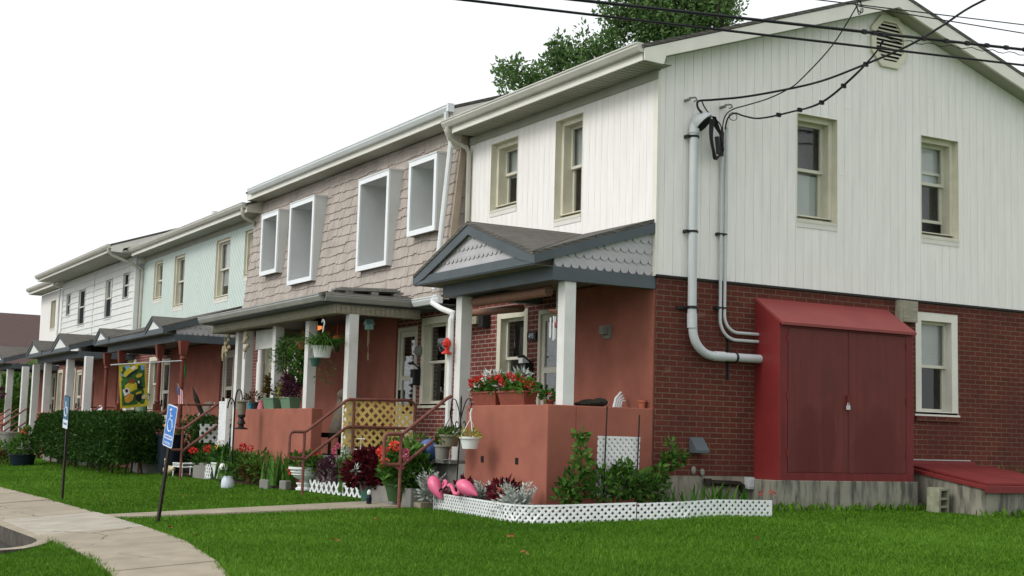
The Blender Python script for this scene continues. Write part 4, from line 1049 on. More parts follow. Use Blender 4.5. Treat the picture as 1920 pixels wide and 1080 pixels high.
b = MB(); b.prism([(x0 - .005, -.003, 2.598), (x0 - .005, -.56, 2.245), (x0 - .005, -.56, 2.21), (x0 - .005, -.535, 2.21), (x0 - .005, -.535, 2.225), (x0 - .005, -.003, 2.562)], (x1 - x0 + .01, 0, 0)); b.build('roof', M['cab_roof'], cb)
# cellar bulkhead
bk = thing('cellar_bulkhead', 'low sloping red cellar bulkhead with concrete cheek walls beside the cabinet', 'cellar hatch', (4.9, -.7, -.2))
b = MB()
b.prism([(4.16, -.013, -.6), (4.16, -1.47, -.6), (4.16, -1.47, .19), (4.16, -.013, .40)], (.16, 0, 0)); b.prism([(5.75, -.013, -.6), (5.75, -1.47, -.6), (5.75, -1.47, .19), (5.75, -.013, .40)], (.16, 0, 0))
b.box(4.321, 5.749, -1.47, -1.3, -.6, .19); b.build('cheek_wall', M['concrete'], bk)
b = MB(); b.prism([(4.13, -.012, .405), (4.13, -1.50, .192), (4.13, -1.50, .235), (4.13, -.012, .452)], (1.80, 0, 0)); b.prism([(4.13, -1.50, .15), (4.13, -1.52, .15), (4.13, -1.52, .235), (4.13, -1.50, .235)], (1.8, 0, 0)); b.build('frame', M['bulk'], bk)
for a, c in ((4.24, 5.02), (5.03, 5.82)):
    b = MB(); b.prism([(a, -.06, .455), (a, -1.44, .25), (a, -1.44, .275), (a, -.06, .48)], (c - a, 0, 0)); b.build('door', M['bulk'], bk)
b = MB(); b.box(4.13, 5.58, -.045, -.013, .455, .53); b.build('back_plate', M['bulk'], bk)
b = MB(); b.box(4.0, 5.5, -.03, -.012, .535, .545); b.build('flashing', M['pipe'], bk)
b = MB(); rm = Matrix.Rotation(R(4), 4, 'Z') @ Matrix.Rotation(R(3), 4, 'X'); o = Vector((3.94, -.88, -.15))
for dx, sx_ in ((-.082, .036), (.082, .036)): b.obox(o + rm @ Vector((dx, 0, .16)), sx_, .2, .36, rm)
for z, sz in ((-.005, .03), (.10, .03), (.205, .03), (.325, .03)): b.obox(o + rm @ Vector((0, 0, z)), .128, .2, sz, rm)
one(b, 'concrete_block', M['cinder'], 'mossy hollow concrete block standing on end by the bulkhead', 'block')
rb = MB(); ring(rb, MG(-.25), 5.98, 6.22, .30, .42, .03, -.2, 0); one(rb, 'flue_tile', M['bulk'], 'small red square tile lying open beside the bulkhead', 'tile')
pt = thing('bulkhead_plant', 'strap-leaved green plant growing behind the red bulkhead', 'plant', (6.0, -.15, -.1)); blades('leaf', M['leaf_fern'], pt, (6.12, -.16, .15), 22, .5, .03, .5, .5, .2)
# conduits
cd_ = thing('service_conduit', 'thick grey service conduit with hooded weatherhead running down the gable', 'conduit', (.48, -.13, 1.78))
b = MB(); yy = -.115
b.tube([(.475, yy, 4.66), (.48, yy, 2.2)] + [(.83 - .335 * math.cos(R(a)), yy, 2.12 - .335 * math.sin(R(a))) for a in range(8, 91, 9)] + [(1.585, yy, 1.785)], .056, 14); b.build('pipe', M['pipe'], cd_, smooth=True)
for a, c in (((.484, yy, 2.12), (.48, yy, 2.30)), ((.83, yy, 1.786), (1.0, yy, 1.785))): b = MB(); b.tube([a, c], .064, 14); b.build('coupling', M['pipe'], cd_, smooth=True)
b = MB()
ax_ = Vector((-.50, .50, .70)).normalized(); hc = Vector((.575, yy - .03, 4.755)); e1 = ax_.cross(Vector((0, 0, 1))).normalized(); e2 = ax_.cross(e1); hm = Matrix((e1, e2, ax_)).transposed()
kk = len(b.v); b.lathe((0, 0, 0), [(.150, -.03), (.152, 0), (.138, .055), (.10, .10), (.05, .122), (.001, .128)], 18); b.v[kk:] = [tuple(hc + hm @ Vector(q)) for q in b.v[kk:]]
b.tube([(.475, yy, 4.60), (.485, yy, 4.70), (.52, yy - .01, 4.76)], [.066, .07, .06], 12)
b.build('weatherhead', M['pipe'], cd_, smooth=True)
b = MB(); b.lathe((0, 0, 0), [(.128, -.036), (.10, -.06), (.001, -.07)], 18); b.v[:] = [tuple(hc + hm @ Vector(q)) for q in b.v]; b.build('cable_port', M['dark_in'], cd_)
for z in (4.56, 3.34):
    b = MB(); b.tube([(.475 - .075, yy, z), (.475 + .075, yy, z)], .018, 8); b.lathe((.477, yy, z - .015), [(.062, 0), (.062, .03)], 14); b.box(.38, .41, -.11, -.03, z - .02, z + .02); b.build('clamp', M['clamp'], cd_)
b = MB(); b.lathe((.48, yy, 2.36), [(.064, 0), (.064, .035)], 14); b.box(.30, .62, -.06, .01, 2.355, 2.39); b.build('clamp', M['clamp'], cd_)
b = MB(); b.tube([(1.16, yy, 1.785), (1.19, yy, 1.785)], .064, 14); b.box(1.11, 1.13, -.05, .0, 1.5, 2.1); b.build('clamp', M['clamp'], cd_)
for k, (xc, ztop, zend, nm) in enumerate(((.955, 4.45, 2.01, 'thin grey conduit nearer the corner of the two running side by side down the gable'), (1.025, 4.76, 2.105, 'thin grey conduit nearer the windows of the two running side by side down the gable'))):
    q = thing('thin_conduit', nm, 'conduit', (xc, -.08, zend), 'thin conduits on the gable')
    rr = .26 if k == 0 else .22; b = MB()
    b.tube([(xc, -.075, ztop), (xc, -.075, zend + rr)] + [(xc + rr - rr * math.cos(R(a)), -.075, zend + rr - rr * math.sin(R(a))) for a in range(10, 91, 10)] + [(1.585, -.075, zend)], .021, 10); b.build('pipe', M['pipe'], q, smooth=True)
    for z in (3.35, 2.40): b = MB(); b.tube([(xc, -.075, z), (xc, -.075, z + .02)], .028, 10); b.box(xc - .06, xc - .02, -.085, -.0, z - .01, z + .025); b.build('clamp', M['clamp'], q)
for x, z, nm in ((.42, 5.03, 'pale eye bolt in the gable holding the thick service cable'), (.99, 5.02, 'pale eye bolt in the gable holding the thin telephone wire')):
    b = MB(); b.tube([(x - .03, -.03, z), (x - .03, -.13, z)], .02, 8); b.tube([(x - .03, -.12, z + .02), (x + .05, -.15, z + .03), (x + .07, -.15, z), (x + .03, -.14, z - .02)], .012, 6); one(b, 'eye_bolt', M['stone'], nm, 'bolt')
dv = thing('dryer_vent', 'dark green plastic vent hood on the brick gable', 'vent', (.66, -.05, .57)); b = MB()
b.prism([(.54, .01, .76), (.54, -.03, .76), (.54, -.17, .60), (.54, -.17, .565), (.54, .01, .565)], (.20, 0, 0)); b.build('hood', M['slate'], dv); b = MB(); b.box(.525, .755, -.0, .01, .57, .775); b.build('flange', M['clamp'], dv)
b = MB(); b.tube([(.80, -.06, .20), (1.30, -.06, .185), (1.34, -.06, .17), (1.36, -.06, -.1)], .038, 10); b.lathe((.80, -.06, .16), [(.05, 0), (.05, .09)], 10); one(b, 'drain_pipe', M['postdark'], 'rusty drain pipe along the foundation behind the strap leaves', 'pipe', smooth=True)
b = MB(); b.box(1.42, 1.53, -.09, -.011, .12, .27); b.box(1.435, 1.515, -.1, -.09, .14, .25); one(b, 'outlet_box', M['pipe'], 'small grey outlet box on the foundation', 'box', bevel=.006)
fb = thing('faucet_covers', 'two pale hose connections low on the brick gable', 'tap', (.7, -.03, .33)); b = MB()
for x, z in ((.60, .355), (.735, .33)): b.lathe((x, -.03, z - .03), [(.012, -.03), (.028, 0), (.03, .04), (.015, .07)], 10)
b.build('fitting', M['stone'], fb)
wb = MB(); wb.box(4.13, 4.40, -.10, .0, 2.44, 2.60); wb.box(4.06, 4.125, -.10, .0, 2.40, 2.735); wb.box(4.126, 4.41, -.10, 0, 2.601, 2.735); one(wb, 'wooden_beam_end', M['wood'], 'weathered wooden block jutting from the gable between cabinet and window', 'block')

# ---- overhead lines
def wire(name, pts, r, label, cat='cable', group='overhead lines', beads=(), bead_r=.02):
    b = MB(); b.tube(pts, r, 6)
    for (x, y, z) in beads: b.box(x - .03, x + .03, y - bead_r, y + bead_r, z - bead_r * 1.5, z + bead_r * 1.6)
    return one(b, name, M['cable'], label, cat, group, smooth=True)
def sagline(a, c, e0, e1, n=24, sag=0):
    A, Cc = Vector(a), Vector(c); return [tuple(A.lerp(Cc, e0 + (e1 - e0) * k / n) - Vector((0, 0, sag * (.25 - (k / n - .5) ** 2)))) for k in range(n + 1)]
wire('power_line', sagline((-4.1, -2.5, 4.88), (3.78, -2.5, 5.48), -.35, 1.9), .014, 'black power line crossing the gable just below the louvred vent')
LB = lambda x: 5.12 + (x + 2.76) * (5.68 - 5.12) / 6.54
wire('cable_bundle', sagline((-2.76, -2.5, 5.12), (3.78, -2.5, 5.68), -.4, 1.9), .018, 'thick black cable bundle with clips crossing the gable vent', beads=[(x, -2.5, LB(x)) for x in (1.1, 1.25, 1.4, 2.05, 2.42, 2.78, 3.12, 3.46, 3.8)], bead_r=.016)
wire('messenger_wire', [(x, -2.46, LB(x) - .03 - .035 * math.sin((x - 1.5) * 9) ** 2) for x in np.linspace(1.5, 7, 60)], .005, 'thin lashing wire slung just under the clipped cable bundle')
wire('telephone_wire', sagline((.37, -2.5, 5.70), (3.79, -2.5, 6.0), -.9, 2.2), .007, 'upper of the two thin wires crossing above the gable vent')
wire('telephone_wire', sagline((1.01, -2.5, 5.74), (3.78, -2.5, 5.89), 0, 2.2) , .007, 'lower of the two thin wires ending in a coil at the roof edge')
b = MB(); b.tube([(1.02 + .05 * math.cos(a), -2.5 + .03 * math.sin(a), 5.74 + .085 * math.sin(a)) for a in np.linspace(0, 6.1, 20)], .007, 5); b.tube([(1.04 + .03 * math.cos(a), -2.48, 5.75 + .1 * math.sin(a)) for a in np.linspace(0, 6.1, 20)], .006, 5); one(b, 'wire_coil', M['cable'], 'small coil of wire hanging at the roof edge above the gable', 'coil')
d1 = [(1.39, -2.5, 5.40), (1.46, -2.3, 5.3), (1.5, -1.9, 5.11), (1.54, -1.3, 4.92), (1.45, -.8, 4.88), (1.31, -.4, 4.86), (1.17, -.25, 4.9), (1.06, -.2, 4.93), (.98, -.16, 4.86), (.97, -.12, 4.72)]
def smooth_pts(p, n=6):
    out = []
    P = [Vector(q) for q in p]
    for i in range(len(P) - 1):
        a, b_, c, d = P[max(i - 1, 0)], P[i], P[i + 1], P[min(i + 2, len(P) - 1)]
        for k in range(n):
            t = k / n; out.append(tuple(.5 * ((2 * b_) + (-a + c) * t + (2 * a - 5 * b_ + 4 * c - d) * t * t + (-a + 3 * b_ - 3 * c + d) * t ** 3)))
    return out + [tuple(P[-1])]
s1 = smooth_pts(d1)
wire('drop_cable', s1, .011, 'clipped drop cable curving from the bundle down to the thin conduit', beads=[s1[i] for i in (9, 14, 18, 22, 26)], bead_r=.016)
wire('drop_wire', [(x + .02, y, z + .035 * math.sin(PI * min(1, k / 24))) for k, (x, y, z) in enumerate(s1[:30])], .006, 'thin wire strung along the clipped drop cable')
wire('service_drop', smooth_pts([(5.2, -4.4, 7.3), (4.0, -3.4, 6.72), (2.96, -2.6, 6.14), (2.66, -2.2, 5.86), (2.38, -1.9, 5.63), (1.97, -1.4, 5.39), (1.81, -1, 5.3), (1.54, -.7, 5.22), (1.13, -.35, 5.13), (.73, -.2, 5.06), (.54, -.14, 5.03), (.47, -.18, 4.97), (.46, -.22, 4.9), (.50, -.24, 4.85)]), .015, 'thick service cable sweeping from the sky down to the weatherhead')
wire('drop_wire', smooth_pts([(1.08, -2.4, 5.78), (1.16, -1.9, 5.44), (1.19, -1.3, 5.15), (1.24, -1, 5.1), (1.19, -.7, 5.04), (1.09, -.4, 5.0), (1.06, -.17, 4.99), (.96, -.14, 4.9), (.93, -.12, 4.75), (.955, -.1, 4.5)]), .008, 'thin telephone wire dropping from the coil to the eye bolt')
lp = thing('cable_loops', 'black drip loops of cable hanging under the weatherhead', 'cable', (.7, -.2, 4.3)); b = MB()
for k in range(4):
    o = k * .022
    b.tube(smooth_pts([(.60 + o, -.28, 4.78), (.585 + o * .6, -.3, 4.55), (.63 + o * .5, -.3, 4.36), (.67 + o * .6, -.28, 4.27 + o * .5), (.76 + o, -.25, 4.30 + o), (.83, -.2 - o, 4.45), (.86 - o * .3, -.18, 4.62), (.80 - o, -.2, 4.72), (.70 - o * .5, -.26, 4.82)]), .009, 6)
b.tube(smooth_pts([(.57, -.15, 5.02), (.60, -.19, 4.92), (.70, -.2, 4.83), (.84, -.18, 4.76), (.90, -.14, 4.66), (.90, -.14, 4.42)]), .009, 6)
b.build('cable', M['cable'], lp, smooth=True); b = MB(); b.tube([(.88, -.17, 4.66), (.87, -.17, 4.35)], [.028, .032], 8); b.tube([(.76, -.22, 4.58), (.80, -.22, 4.36)], [.03, .04], 8); b.build('tape_wrap', M['clamp'], lp)
wire('drop_wire', [(1.04 + .065 * math.cos(a), -.19, 4.885 + .05 * math.sin(a)) for a in np.linspace(-3, 3, 24)], .005, 'small loop of spare wire beside the thin conduits')

# ---- end house porch
bx = thing('flower_box', 'brown flower box of red geraniums on the parapet, the one nearer the downspout', 'planter', (-1.33, 1.77, 1.095), 'flower boxes on the parapet')
def flower_box(root, y0, y1, seed):
    random.seed(seed); b = MB(); x = -1.38
    b.hexa([(x - .07, y0 + .04, 1.097), (x + .07, y0 + .04, 1.097), (x + .07, y1 - .04, 1.097), (x - .07, y1 - .04, 1.097), (x - .1, y0, 1.25), (x + .1, y0, 1.25), (x + .1, y1, 1.25), (x - .1, y1, 1.25)])
    b.box(x - .112, x + .112, y0 - .012, y1 + .012, 1.251, 1.275); b.build('box', M['pot_terra'], root)
    yc, h = (y0 + y1) / 2, (y1 - y0) / 2
    bush('foliage', M['leaf_fern'], root, [((x, yc + d * h, 1.32 + .03 * (k % 2)), (.12, .16, .09)) for k, d in enumerate((-.8, -.3, .3, .85))], 330, .07, .7)
    petals('bloom', M['flower_red'], root, [(x + random.uniform(-.14, .08), yc + random.uniform(-h, h) * 1.1, 1.40 + random.uniform(-.06, .07)) for _ in range(19)], .036, 26, .03)
    petals('bloom', M['flower_white'], root, [(x - .1, yc + h * .6, 1.36), (x - .1, yc - h * .2, 1.41)], .03, 20, .03)
    bush('silver_foliage', M['leaf_silver'], root, [((x + .03, yc - h * .1, 1.47), (.09, .16, .05)), ((x - .04, yc + h * .9, 1.33), (.06, .08, .05))], 110, .08, .3)
flower_box(bx, 1.38, 2.02, 3)
bx = thing('flower_box', 'brown flower box of red geraniums on the parapet, the one nearer the white corner post', 'planter', (-1.33, .97, 1.095), 'flower boxes on the parapet'); flower_box(bx, .66, 1.33, 5)
q = thing('small_potted_plant', 'low green and red potted plant against the white corner post', 'potted plant', (-1.27, .38, 1.095)); b = MB(); bowl(b, (-1.27, .40, 1.096), .05, .065, .07); b.build('pot', M['pot_terra'], q); bush('foliage', M['leaf_mix'], q, [((-1.27, .40, 1.20), (.1, .11, .07))], 90, .06, .6); petals('bloom', M['flower_red'], q, [(-1.3, .33, 1.22), (-1.28, .44, 1.25)], .02, 12, .02)
b = MB(); b.blob((-.83, .16, 1.135), .16, .12, .05, 14, 8); b.blob((-.70, .15, 1.15), .10, .10, .055, 12, 8); b.blob((-.95, .14, 1.12), .12, .1, .03, 12, 8); one(b, 'cushion', M['dkcloth'], 'dark crumpled cushion lying on the side parapet', 'cushion', smooth=True)
q = thing('lawn_chair', 'white plastic chair back showing above the side parapet', 'chair', (-.35, .7, .33)); b = MB()
for k in range(4): b.tube([(-.30 + .045 * k, .42 + .02 * k, .8), (-.29 + .04 * k, .46 + .01 * k, 1.1), (-.22 + .03 * k, .52 - .0 * k, 1.22 - .012 * k), (-.12 + .02 * k, .55, 1.30 - .035 * k)], .016, 8)
b.build('backrest', M['plastic_w'], q, smooth=True); b = MB(); b.box(-.55, -.1, .45, .9, .72, .76); b.build('seat', M['plastic_w'], q)
for x, y in ((-.53, .47), (-.13, .47), (-.53, .87), (-.13, .87)): b = MB(); b.tube([(x, y, .33), (x, y, .72)], .02, 8); b.build('leg', M['plastic_w'], q)
b = MB(); bowl(b, (-.085, .14, 1.096), .038, .05, .10, .008); one(b, 'clay_pot', M['pot_orange'], 'small empty orange clay pot on the parapet end by the brick corner', 'pot', smooth=True)
b = MB(); b.tube([(-1.24, .52, 2.50), (-1.24, 2.45, 2.50)], .062, 16); b.tube([(-1.19, .55, 2.555), (-1.19, 2.42, 2.555)], .03, 8)
one(b, 'bamboo_blind', M['bamboo'], 'brown slatted shade rolled up under the front porch beam', 'shade', 'rolled porch shades', smooth=True)
b = MB(); b.tube([(-.62, 2.25, 2.45), (-.62, 3.7, 2.48)], .05, 14); one(b, 'bamboo_blind', M['bamboo'], 'second rolled brown shade hanging deeper inside the porch by the window', 'shade', 'rolled porch shades', smooth=True)
q = thing('wind_chime', 'silver tube wind chime hanging behind the white corner post', 'wind chime', (-1.15, .47, 2.55)); b = MB(); b.tube([(-1.15, .47, 2.56), (-1.15, .47, 2.26)], .004, 5); b.tube([(-1.15, .47, 2.33), (-1.12, .47, 2.36), (-1.15, .47, 2.40)], .004, 5); b.build('string', M['pipe'], q)
b = MB(); b.tube([(-1.15 + .09 * math.cos(a), .47 + .09 * math.sin(a), 2.25 - .015 * math.cos(a)) for a in np.linspace(0, 6.28, 16)], .008, 6); b.build('hoop', M['pot_orange'], q)
b = MB()
for k, (a, t, l) in enumerate(((0, 2.17, .22), (1.2, 2.2, .28), (2.4, 2.18, .25), (3.7, 2.19, .3), (5, 2.16, .26))): b.tube([(-1.15 + .075 * math.cos(a), .47 + .075 * math.sin(a), t), (-1.15 + .075 * math.cos(a), .47 + .075 * math.sin(a), t - l)], .011, 8)
b.build('chime_tube', M['plastic_w'], q, smooth=True); b = MB(); b.blob((-1.15, .47, 2.09), .05, .05, .04, 8, 6); b.build('clapper', M['cup_pink'], q)
q = thing('wall_lamp', 'grey porch lamp on the terracotta stucco wall', 'lamp', (-.03, 1.03, 2.1)); b = MB(); b.box(-.05, -.016, .95, 1.1, 2.01, 2.19); b.build('back_plate', M['stone'], q); b = MB(); b.box(-.14, -.051, .98, 1.07, 2.06, 2.17); b.build('shade', M['stone'], q, bevel=.01)
q = thing('house_number', 'dark house number plaque 495 on the brick between window and door', 'number plaque', (-.01, 2.99, 2.15)); b = MB(); b.box(-.022, .012, 2.88, 3.12, 2.085, 2.205); b.build('plaque', M['clamp'], q)
text('495', .10, frame_m((-.0245, 3.0, 2.145), (0, -1, 0), (0, 0, 1)), M['signwhite'], q)
text('495', .10, frame_m((.0, 2.52, .92), (0, -1, 0), (0, 0, 1)), M['black'], H1, 'door_number').location.x -= .02
def mailbox(y, z, label):
    q = thing('mailbox', label, 'mailbox', (-.06, y, z)); b = MB(); b.box(-.12, .013, y - .09, y + .09, z, z + .26); b.build('box', M['black'], q, bevel=.01)
    b = MB(); b.prism([(-.16, y - .1, z + .37), (-.02, y - .1, z + .27), (-.02, y - .1, z + .262), (-.17, y - .1, z + .36)], (0, .2, 0)); b.build('lid', M['black'], q)
    b = MB(); b.box(-.15, -.04, y - .05, y + .06, z + .255, z + .33); b.build('letter', M['plastic_w'], q)
    b = MB(); b.box(-.127, -.121, y - .02, y + .07, z + .02, z + .12); b.build('label', M['pipe'], q)
mailbox(3.06, 1.50, 'black open mailbox with letters by the end house door'); mailbox(6.67, 1.52, 'black mailbox by the door of the tan shingled house')
b = MB(); b.lathe((-.03, 6.62, 2.0), [(.05, 0), (.08, .04), (.08, .12), (.05, .16)], 12); one(b, 'door_ornament', M['stone'], 'round grey door ornament above the shingled house mailbox', 'ornament')
q = thing('junction_box', 'beige electrical box high on the brick by the porch post', 'box', (-.1, 4.65, 2.45)); b = MB(); b.box(-.16, .01, 4.42, 4.9, 2.40, 2.56); b.build('cover', M['wood'], q); b = MB(); b.box(-.12, .01, 4.28, 4.415, 2.34, 2.60); b.build('conduit_box', M['clamp'], q)
q = thing('red_lantern', 'red lantern with a round handle hung on the white downspout', 'lantern', (-1.5, 2.72, 1.80)); b = MB(); b.lathe((-1.51, 2.72, 1.80), [(.075, 0), (.07, .02), (.03, .04), (.025, .085), (.055, .11), (.06, .16), (.03, .20)], 14); b.build('base', M['red'], q, smooth=True)
b = MB(); b.tube([(-1.51, 2.72 + .06 * math.cos(a), 1.94 + .075 * math.sin(a)) for a in np.linspace(-1.2, 4.4, 16)], .011, 6); b.build('handle', M['red'], q, smooth=True)
b = MB()
for y in (1.58, .70): b.box(-1.536, -1.529, y - .035, y + .035, .37, .45)
b.build('weep_hole', M['dark_in'], H1)
for y, l in ((2.78, 'pale flower bucket on the porch edge by the white post'),):
    q = thing('bucket', l, 'bucket', (-1.7, y, .33)); b = MB(); bowl(b, (-1.68, 2.42, .385), .085, .105, .19); b.build('pail', M['stone'], q, smooth=True); bush('foliage', M['leaf_mix'], q, [((-1.68, 2.42, .62), (.1, .1, .08))], 70, .07, .5)
b = MB(); b.blob((-1.63, 2.92, .50), .15, .15, .15, 18, 12); one(b, 'gazing_ball', M['blue'], 'blue glazed ball behind the coral geraniums', 'garden ball', smooth=True)
# butterfly-topped basket hook
q = thing('basket_stand', 'black wrought iron plant stand with butterfly top beside the parapet', 'plant stand', (-1.82, 1.72, -.23)); b = MB()
bx0, by0 = -1.85, 1.60
b.tube([(-1.82, 1.74, -.3), (bx0, by0, .86)], .009, 8); b.tube([(bx0, by0, .86), (bx0, by0, 1.17), (bx0, by0 + .004, 1.21)], [.009, .012, .003], 8)
for sg in (-1, 1):
    b.tube(smooth_pts([(bx0, by0, .9), (bx0, by0 + sg * .06, 1.03), (bx0, by0 + sg * .15, 1.15), (bx0, by0 + sg * .24, 1.16), (bx0, by0 + sg * .27, 1.09), (bx0, by0 + sg * .25, 1.02), (bx0, by0 + sg * .21, 1.03)], 4), .007, 6)
    b.tube(smooth_pts([(bx0, by0, .93), (bx0, by0 + sg * .02, .82), (bx0, by0 + sg * .09, .78), (bx0, by0 + sg * .14, .83), (bx0, by0 + sg * .11, .88), (bx0, by0 + sg * .07, .86)], 4), .007, 6)
b.build('frame', M['black'], q, smooth=True)
for y, ph, nm, pm in ((1.31, .54, 'white hanging basket on the butterfly stand, nearer the parapet corner', 'pot_white'), (1.86, .56, 'grey hanging basket of trailing green on the butterfly stand', 'pot_grey')):
    q = thing('hanging_basket', nm, 'hanging basket', (-1.86, y, ph)); b = MB(); bowl(b, (-1.86, y, ph), .095, .13, .15, .012); b.build('pot', M[pm], q, smooth=True)
    b = MB(); 
    for a in (.3, 2.4, 4.5): b.tube([(-1.86 + .12 * math.cos(a), y + .12 * math.sin(a), ph + .15), (-1.86, y, ph + .38)], .005, 5)
    b.tube([(-1.86, y, ph + .37), (-1.86, y + .01, ph + .44), (-1.86, y - .02, ph + .50)], .012, 6); b.build('hanger', M['plastic_w'] if pm == 'pot_white' else M['black'], q, smooth=True)
    bush('foliage', M['leaf_fern'] if pm != 'pot_white' else M['leaf_yel'], q, [((-1.86, y, ph + .16), (.14, .15, .07)), ((-1.86, y + .12, ph + .15), (.06, .08, .05))], 150 if pm != 'pot_white' else 60, .08, .28)
# edging, flamingos and plants of the corner bed
FP = [(-1.85, 2.30), (-1.91, 1.66), (-2.0, .85), (-2.09, .02), (-2.06, -.2), (-1.93, -.42), (-1.66, -.60), (-1.41, -.72), (-.9, -.97), (-.41, -1.17), (.1, -1.26), (.77, -1.34)]
segs = ((FP[0:2], 'white lattice edging panel of the corner bed ending by the front steps'), (FP[1:4], 'white lattice edging panel under the pink flamingos'), (FP[3:9], 'white lattice edging panel bending round the parapet corner'), (FP[8:], 'white lattice edging panel ending near the concrete plinth'))
for i, (ps, l) in enumerate(segs):
    F, L = path_frame(ps, -.03); b = MB(); H = .225 if i < 3 else .215
    lattice(b, F, L - .012, H, .080, .030, .003, [(0, L - .012, H - .022, H)] if i < 3 else [(L - .05, L - .012, 0, H)])
    one(b, 'lattice_edging', M['lattice_white'], l, 'garden edging', 'white lattice edging of the corner bed')
def flamingo(label, c, yaw, pit, neck):
    q = thing('garden_flamingo', label, 'flamingo ornament', (c[0], c[1], gz(c[0], c[1]))); m_ = (Matrix.Rotation(yaw, 3, 'Z') @ Matrix.Rotation(pit, 3, 'Y'))
    b = MB(); k0 = len(b.v); prof = [(0, -.15), (.05, -.13), (.085, -.07), (.09, 0), (.078, .07), (.05, .14), (.02, .20), (0, .22)]
    P = []
    for r_, t in prof: P.append((Vector(c) + m_ @ Vector((t, 0, 0)), max(r_, .002)))
    b.tube([p for p, _ in P], [r_ for _, r_ in P], 14); b.build('body', M['pink'], q, smooth=True)
    b = MB(); b.tube(smooth_pts([tuple(Vector(c) + Vector(p)) for p in neck], 5), .024, 8); b.blob(Vector(c) + Vector(neck[-1]), .045, .035, .032, 10, 8); b.build('neck', M['pink'], q, smooth=True)
    b = MB(); e = Vector(c) + Vector(neck[-1]); b.tube([e + Vector((-.02, .03, -.005)), e + Vector((-.04, .075, -.03)), e + Vector((-.04, .09, -.06))], [.018, .013, .003], 8); b.build('beak', M['black'], q)
    b = MB()
    for s_ in (-.03, .03): b.tube([(c[0] + s_, c[1] + s_, gz(*c[:2]) - .05), (c[0] + s_, c[1] + s_, c[2] - .03)], .004, 5)
    b.build('legs', M['pipe'], q)
flamingo('pink plastic flamingo leaning over the lattice at the end of the bed', (-1.95, 2.06, .05), R(-80), R(50), [(.02, -.2, .02), (.02, -.23, .07), (.02, -.27, .05), (.0, -.29, -.01)])
flamingo('pink plastic flamingo with lowered neck under the white hanging basket', (-1.97, 1.18, .065), R(-70), R(24), [(-.02, .05, .0), (-.04, .13, -.08), (-.05, .2, -.075), (-.05, .27, -.01), (-.05, .32, .01)])
def silver(label, c, n, r, h):
    q = thing('dusty_miller', label, 'plant', (c[0], c[1], gz(c[0], c[1])), 'silver plants in the corner bed')
    P = []; D = []; L = []
    for _ in range(n):
        a = random.uniform(0, 6.28); e = random.uniform(.15, 1.2); d = Vector((math.cos(a) * math.cos(e), math.sin(a) * math.cos(e), math.sin(e))); ln = random.uniform(.5, 1)
        for t in np.linspace(.3, 1, 6):
            base = Vector(c) + Vector((d.x * r * ln * t, d.y * r * ln * t, d.z * h * ln * t - .25 * h * t * t * (1 - d.z)))
            for s_ in (-1, 1):
                sd = Vector((-d.y, d.x, .2)) * s_ + d * .8; P.append(base); D.append(sd); L.append(.085 * (1.2 - .5 * t))
    leaves('foliage', M['leaf_silver'], q, np.array([tuple(p) for p in P]), np.array([tuple(p) for p in D]), np.array(L), .34)
silver('silver dusty miller at the end of the corner bed beyond the flamingos', (-1.9, 2.30, -.12), 64, .27, .42)
silver('silver dusty miller between the flamingo and the parapet wall', (-1.72, 1.22, -.12), 46, .2, .34)
silver('largest silver dusty miller, at the foot of the parapet corner', (-1.86, .12, -.16), 95, .34, .42)
for c, l, n in (((-1.72, 1.78, .0), 'dark red coleus behind the first flamingo', 90), ((-1.68, .78, .02), 'dark red coleus between two silver plants', 110)):
    q = thing('red_coleus', l, 'plant', (c[0], c[1], gz(c[0], c[1]))); bush('foliage', M['leaf_red'], q, [(c, (.13, .2, .13)), ((c[0], c[1] - .15, c[2] + .04), (.1, .12, .1))], n, .1, .6)
q = thing('lattice_trellis', 'small white lattice panel standing behind the shrub on the bed side', 'trellis', (-.75, -.35, -.1)); b = MB()
F = lambda s, h, w: (-1.055 + s + .03 * h, -.33 - w, .02 + h); lattice(b, F, .60, .72, .080, .036, .004, [(0, .6, .695, .72)]); b.build('panel', M['lattice_white'], q)
for x, t, l in ((-.95, 1.09, 'taller dark stake in front of the white trellis'), (-.485, 1.0, 'shorter dark stake in front of the white trellis')):
    b = MB(); b.tube([(x - .02, -.37, -.15), (x + .02, -.36, t)], .009, 7); one(b, 'garden_stake', M['postdark'], l, 'stake')
q = thing('rose_bush', 'leafy green shrub climbing the side parapet in front of the trellis', 'shrub', (-1.1, -.45, -.1))
bush('foliage', M['leaf_mix'], q, [((-1.38, -.42, .16), (.2, .18, .2)), ((-1.28, -.4, .42), (.12, .12, .14)), ((-1.30, -.4, .62), (.07, .07, .14)), ((-1.33, -.4, .74), (.08, .06, .06)), ((-1.05, -.45, .18), (.22, .2, .2)), ((-.75, -.48, .2), (.24, .2, .2)), ((-.80, -.5, .38), (.14, .1, .1)), ((-.48, -.45, .15), (.2, .18, .18)), ((-.25, -.42, .12), (.16, .14, .16)), ((-1.5, -.4, .05), (.14, .14, .16))], 1500, .075, .62, shell=.25)
b = MB()
for p in ([(-1.35, -.4, -.1), (-1.3, -.4, .4), (-1.33, -.4, .75)], [(-.9, -.45, -.1), (-.8, -.48, .4)]): b.tube(p, .008, 5)
b.build('stem', M['bark'], q)
q = thing('corner_shrub', 'small leafy shrub reaching over the brick corner beside the vent hood', 'shrub', (0, -.35, -.1))
bush('foliage', M['leaf_mix'], q, [((-.14, -.32, .33), (.14, .1, .1)), ((0, -.34, .46), (.11, .1, .11)), ((.14, -.34, .50), (.11, .1, .08)), ((.02, -.33, .64), (.05, .05, .09)), ((-.30, -.34, .22), (.1, .1, .1))], 300, .075, .62, shell=.2)
